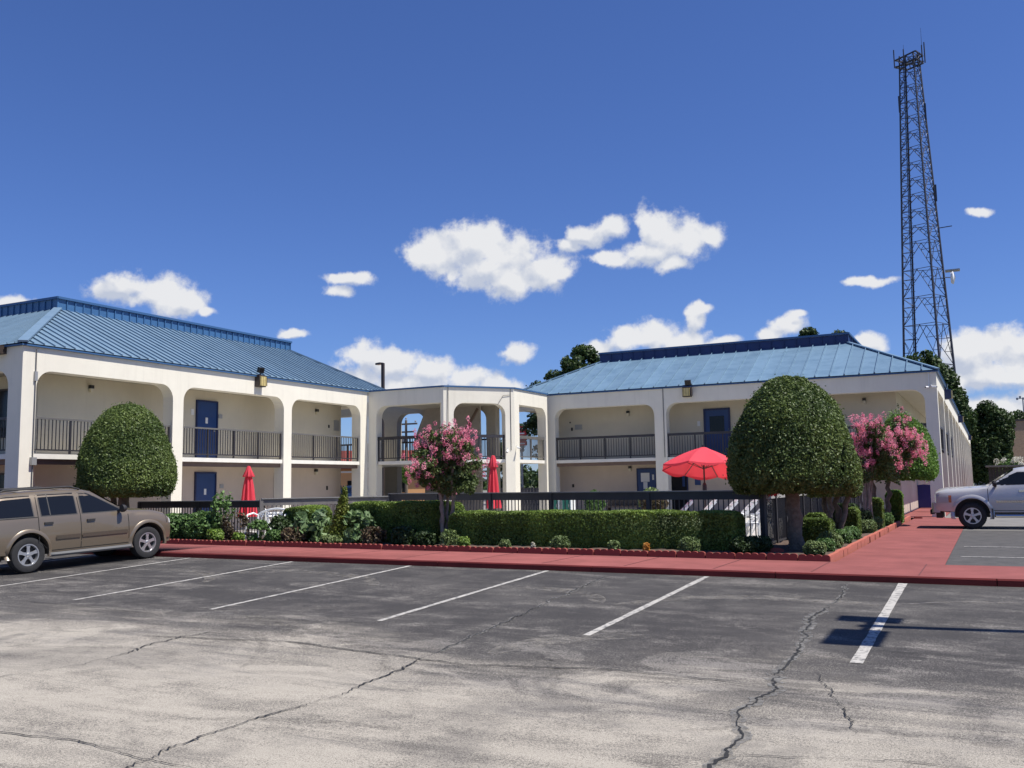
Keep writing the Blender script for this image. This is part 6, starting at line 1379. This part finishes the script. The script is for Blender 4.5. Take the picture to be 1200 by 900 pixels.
# ================================================================ POLES, SIGNS, FAR BUILDINGS
def lamp_post(loc, h, label, arms, r=0.09, m=None, head=(0.62, 0.30, 0.12), armlen=0.5, rz=0, small=None):
    head0 = head; m = m or bronze; t = thing('lamp_post', loc, label, 'lamp post', None, rz)
    g = MB(); g.bar((0, 0, 0), (0, 0, h), r * 1.7, r * 1.7, (1, 0, 0)); g.build('pole', m, t)
    g = MB(); g.box((-0.2, -0.2, -0.1), (0.2, 0.2, 0.35)); g.build('base', concrete, t)
    for a in arms:
        d = Vector((math.cos(a), math.sin(a), 0)); g = MB(); g.bar(Vector((0, 0, h - 0.1)), Vector((0, 0, h - 0.05)) + d * armlen, 0.07, 0.07); g.build('arm', m, t)
        head = small if (small and a > 0) else head0
        g = MB(); c = Vector((0, 0, h)) + d * armlen; g.bar(c, c + d * head[0], head[1], head[2]); o = g.build('lamp_head', m, t); g = MB(); g.bar(c + d * 0.04 - Vector((0, 0, head[2] / 2 + 0.006)), c + d * (head[0] - 0.04) - Vector((0, 0, head[2] / 2 + 0.006)), head[1] - 0.06, 0.01); g.build('lamp_glass', lens_cream, o)
    return t
lamp_post((-34.6, 50.0, 0), 9.35, 'tall dark lamp post with one arm rising behind the corner gallery', [math.pi - 0.35], 0.10, head=(0.5, 0.3, 0.12), armlen=0.15)
lamp_post((2.30, 11.62, zl(2.3, 11.6)), 6.6, 'twin-headed lamp post right of view whose shadow falls on the right parking line', [math.pi / 2, -math.pi / 2], 0.085, head=(0.86, 0.42, 0.30), armlen=0.24, small=(0.36, 0.62, 0.16))
t = thing('utility_pole', (-39.4, 60, 0), 'distant wooden utility pole with crossarms seen through the gallery arch', 'utility pole')
g = MB(); g.tube([(0, 0, 0), (0, 0, 6.4)], [0.13, 0.09], 8); g.build('pole', bark, t)
for z, w in ((6.1, 1.0), (5.5, 0.7)): g = MB(); g.bar((-w, 0, z), (w, 0, z), 0.1, 0.12); g.build('crossarm', bark, t)
for x, z in ((-0.85, 6.2), (0.0, 6.45), (0.85, 6.2), (0.35, 5.0)): g = MB(); g.lathe([(0, 0.0), (0.07, 0.0), (0.07, 0.12), (0, 0.16)], (x, 0, z), 'Z', 8); g.build('insulator', grey_metal, t)
g = MB(); g.lathe([(0, 0), (0.2, 0), (0.2, 0.5), (0, 0.55)], (-0.3, 0, 4.7), 'Z', 10); g.build('transformer', grey_metal, t)
t = thing('light_mast', (5.55, 172, 0), 'far-off multi-lamp light mast above the tan brick building at the right', 'light mast')
g = MB(); g.tube([(0, 0, 0), (0, 0, 14.0)], [0.16, 0.10], 6); g.build('pole', grey_metal, t)
g = MB()
for k in range(5): g.box((-0.95 + k * 0.42, -0.2, 13.7 + 0.25 * (k % 2)), (-0.65 + k * 0.42, 0.2, 14.05 + 0.25 * (k % 2)))
g.bar((-0.9, 0, 13.9), (0.95, 0, 13.9), 0.08, 0.08); g.build('lamp_bank', grey_metal, t)
# red roadside sign with pale lettering bands
t = thing('road_sign', (-29.6, 60, 0), 'stacked red and white pole sign seen through the right gallery opening', 'sign')
redsign = mat('sign_red', (0.55, 0.03, 0.03), 0.5)
g = MB(); g.tube([(0, 0, 0), (0, 0, 4.4)], 0.08, 8); g.build('pole', grey_metal, t)
for k in range(4): g = MB(); g.box((-0.36 - 0.02 * k, -0.1, 4.15 + 0.36 * k), (0.36 + 0.02 * k, 0.1, 4.45 + 0.36 * k)); o = g.build('sign_panel', redsign, t); g = MB(); g.box((-0.27, -0.112, 4.24 + 0.36 * k), (0.27, -0.101, 4.33 + 0.36 * k)); g.build('sign_stripe', white_plastic, o)
# orange building with red tile roof
t = thing('orange_building', (-45.5, 63.5, 0), 'tan orange building with red tiled roof seen under the corner gallery', 'building'); t.rotation_euler[2] = R(38)
om = mat('orange_stucco', (0.62, 0.33, 0.14), 0.9, noise=0.12, nscale=0.8); tile = mat('red_roof_tile', (0.26, 0.045, 0.03), 0.8, noise=0.35, nscale=3)
def lb(name, m, fn): g = MB(); fn(g); return g.build(name, m, t)
lb('wall', om, lambda g: g.box((-7, 0, 0), (7, 7, 2.9)))
lb('band', slabm, lambda g: g.box((-7.05, -0.06, 2.55), (7.05, 0.0, 2.7)))
for k in range(28): lb('roof_tile', tile, lambda g: g.bar((-7.25 + 0.52 * k + 0.26, -0.5, 2.9), (-7.25 + 0.52 * k + 0.26, 3.5, 4.45), 0.50, 0.10))
lb('roof', tile, lambda g: g.prism([(-0.45, 2.84), (7.4, 2.84), (3.5, 4.38)], 14.5, 'YZ', -7.25))
for x in (-4.5, -1.0, 2.5, 5.5): lb('window', glass_dark, lambda g: g.box((x - 0.6, -0.04, 0.9), (x + 0.6, -0.001, 1.9)))
# white picket fence piece and weathered board fence under the gallery
t = thing('picket_fence', (-40.0, 57, 0), 'short white picket fence below the small light green tree', 'fence')
for k in range(9): g = MB(); g.box((k * 0.17, 0, 0), (k * 0.17 + 0.09, 0.03, 1.75)); g.build('picket', white_metal, t)
g = MB(); g.box((0, 0.031, 0.4), (1.5, 0.06, 0.5)); g.box((0, 0.031, 1.4), (1.5, 0.06, 1.5)); g.build('rail', white_metal, t)
t = thing('board_fence', (-24.2, 45.0, 0), 'weathered grey board fence beyond the lower right gallery opening', 'fence')
for k in range(26): g = MB(); g.box((k * 0.19, 0, 0), (k * 0.19 + 0.17, 0.03, 1.22 + 0.02 * math.sin(k * 2.1))); g.build('board', fence_g, t)
t = thing('board_fence', (-52.0, 55.0, 0), 'dark spiked board fence below the tan orange building', 'fence')
for k in range(60): g = MB(); x = k * 0.2; g.prism([(x, 0), (x + 0.17, 0), (x + 0.17, 1.35), (x + 0.085, 1.55), (x, 1.35)], 0.03, 'XZ', 0); g.build('board', fence_b, t)
# brick building and bin enclosure at the right
t = thing('brick_building', (2.55, 122, 0), 'plain tan brick building at the right edge beyond the trees', 'building'); t.rotation_euler[2] = R(16)
def brick_mat():
    m = bpy.data.materials.new('tan_brick'); m.use_nodes = True; nt = m.node_tree; L = nt.links; b = nt.nodes['Principled BSDF']; b.inputs['Roughness'].default_value = 0.9
    tc = N_(nt, 'ShaderNodeTexCoord'); mp = N_(nt, 'ShaderNodeMapping'); mp.inputs['Rotation'].default_value = (math.pi / 2, 0, 0); L.new(tc.outputs['Object'], mp.inputs[0])
    br = N_(nt, 'ShaderNodeTexBrick'); br.inputs['Scale'].default_value = 3.0; br.inputs['Color1'].default_value = (0.40, 0.26, 0.15, 1); br.inputs['Color2'].default_value = (0.30, 0.19, 0.11, 1); br.inputs['Mortar'].default_value = (0.40, 0.34, 0.27, 1)
    L.new(mp.outputs[0], br.inputs['Vector']); L.new(br.outputs[0], b.inputs['Base Color']); return m
brickm = brick_mat()
lb('wall', brickm, lambda g: g.box((0, 0, 0), (26, 16, 7.7)))
lb('coping', bronze, lambda g: g.box((-0.1, -0.1, 7.701), (26.1, 16.1, 7.9)))
for x in (2.2, 7.5): lb('downspout', bronze, lambda g: g.box((x, -0.14, 0), (x + 0.14, -0.001, 7.6)))
t = thing('bin_enclosure', (0.35, 66, 0), 'dark timber bin enclosure behind the silver pickup', 'enclosure')
for k in range(16): g = MB(); g.box((k * 0.20 - 0.4, 0, 0), (k * 0.20 - 0.22, 0.04, 1.98)); g.build('board', fence_b, t)
g = MB(); g.box((-0.55, -0.5, 2.0), (3.0, 2.0, 2.10)); g.build('roof', mat('weathered_board', (0.2, 0.18, 0.16), 0.9), t)
mound_t = thing('flowering_bush', (1.25, 70, 0), 'bush topped with cream white flowers behind the bin enclosure', 'bush')
cloud_crown('foliage', mound_t, L_per, [(0, 0, 1.2, 1.1, 0.8, 1.2), (1.2, 0, 1.1, 1.0, 0.8, 1.1)], 7000, 0.12, 91)['kind'] = 'stuff'
fluff('blossom', mound_t, L_white, [(RNG.uniform(-0.9, 1.9), RNG.uniform(-0.8, -0.1), 2.1 + 0.45 * abs(math.sin(k * 1.3)) + RNG.uniform(-0.2, 0.15)) for k in range(26)], 60, 0.17, 0.07, 92)['kind'] = 'stuff'
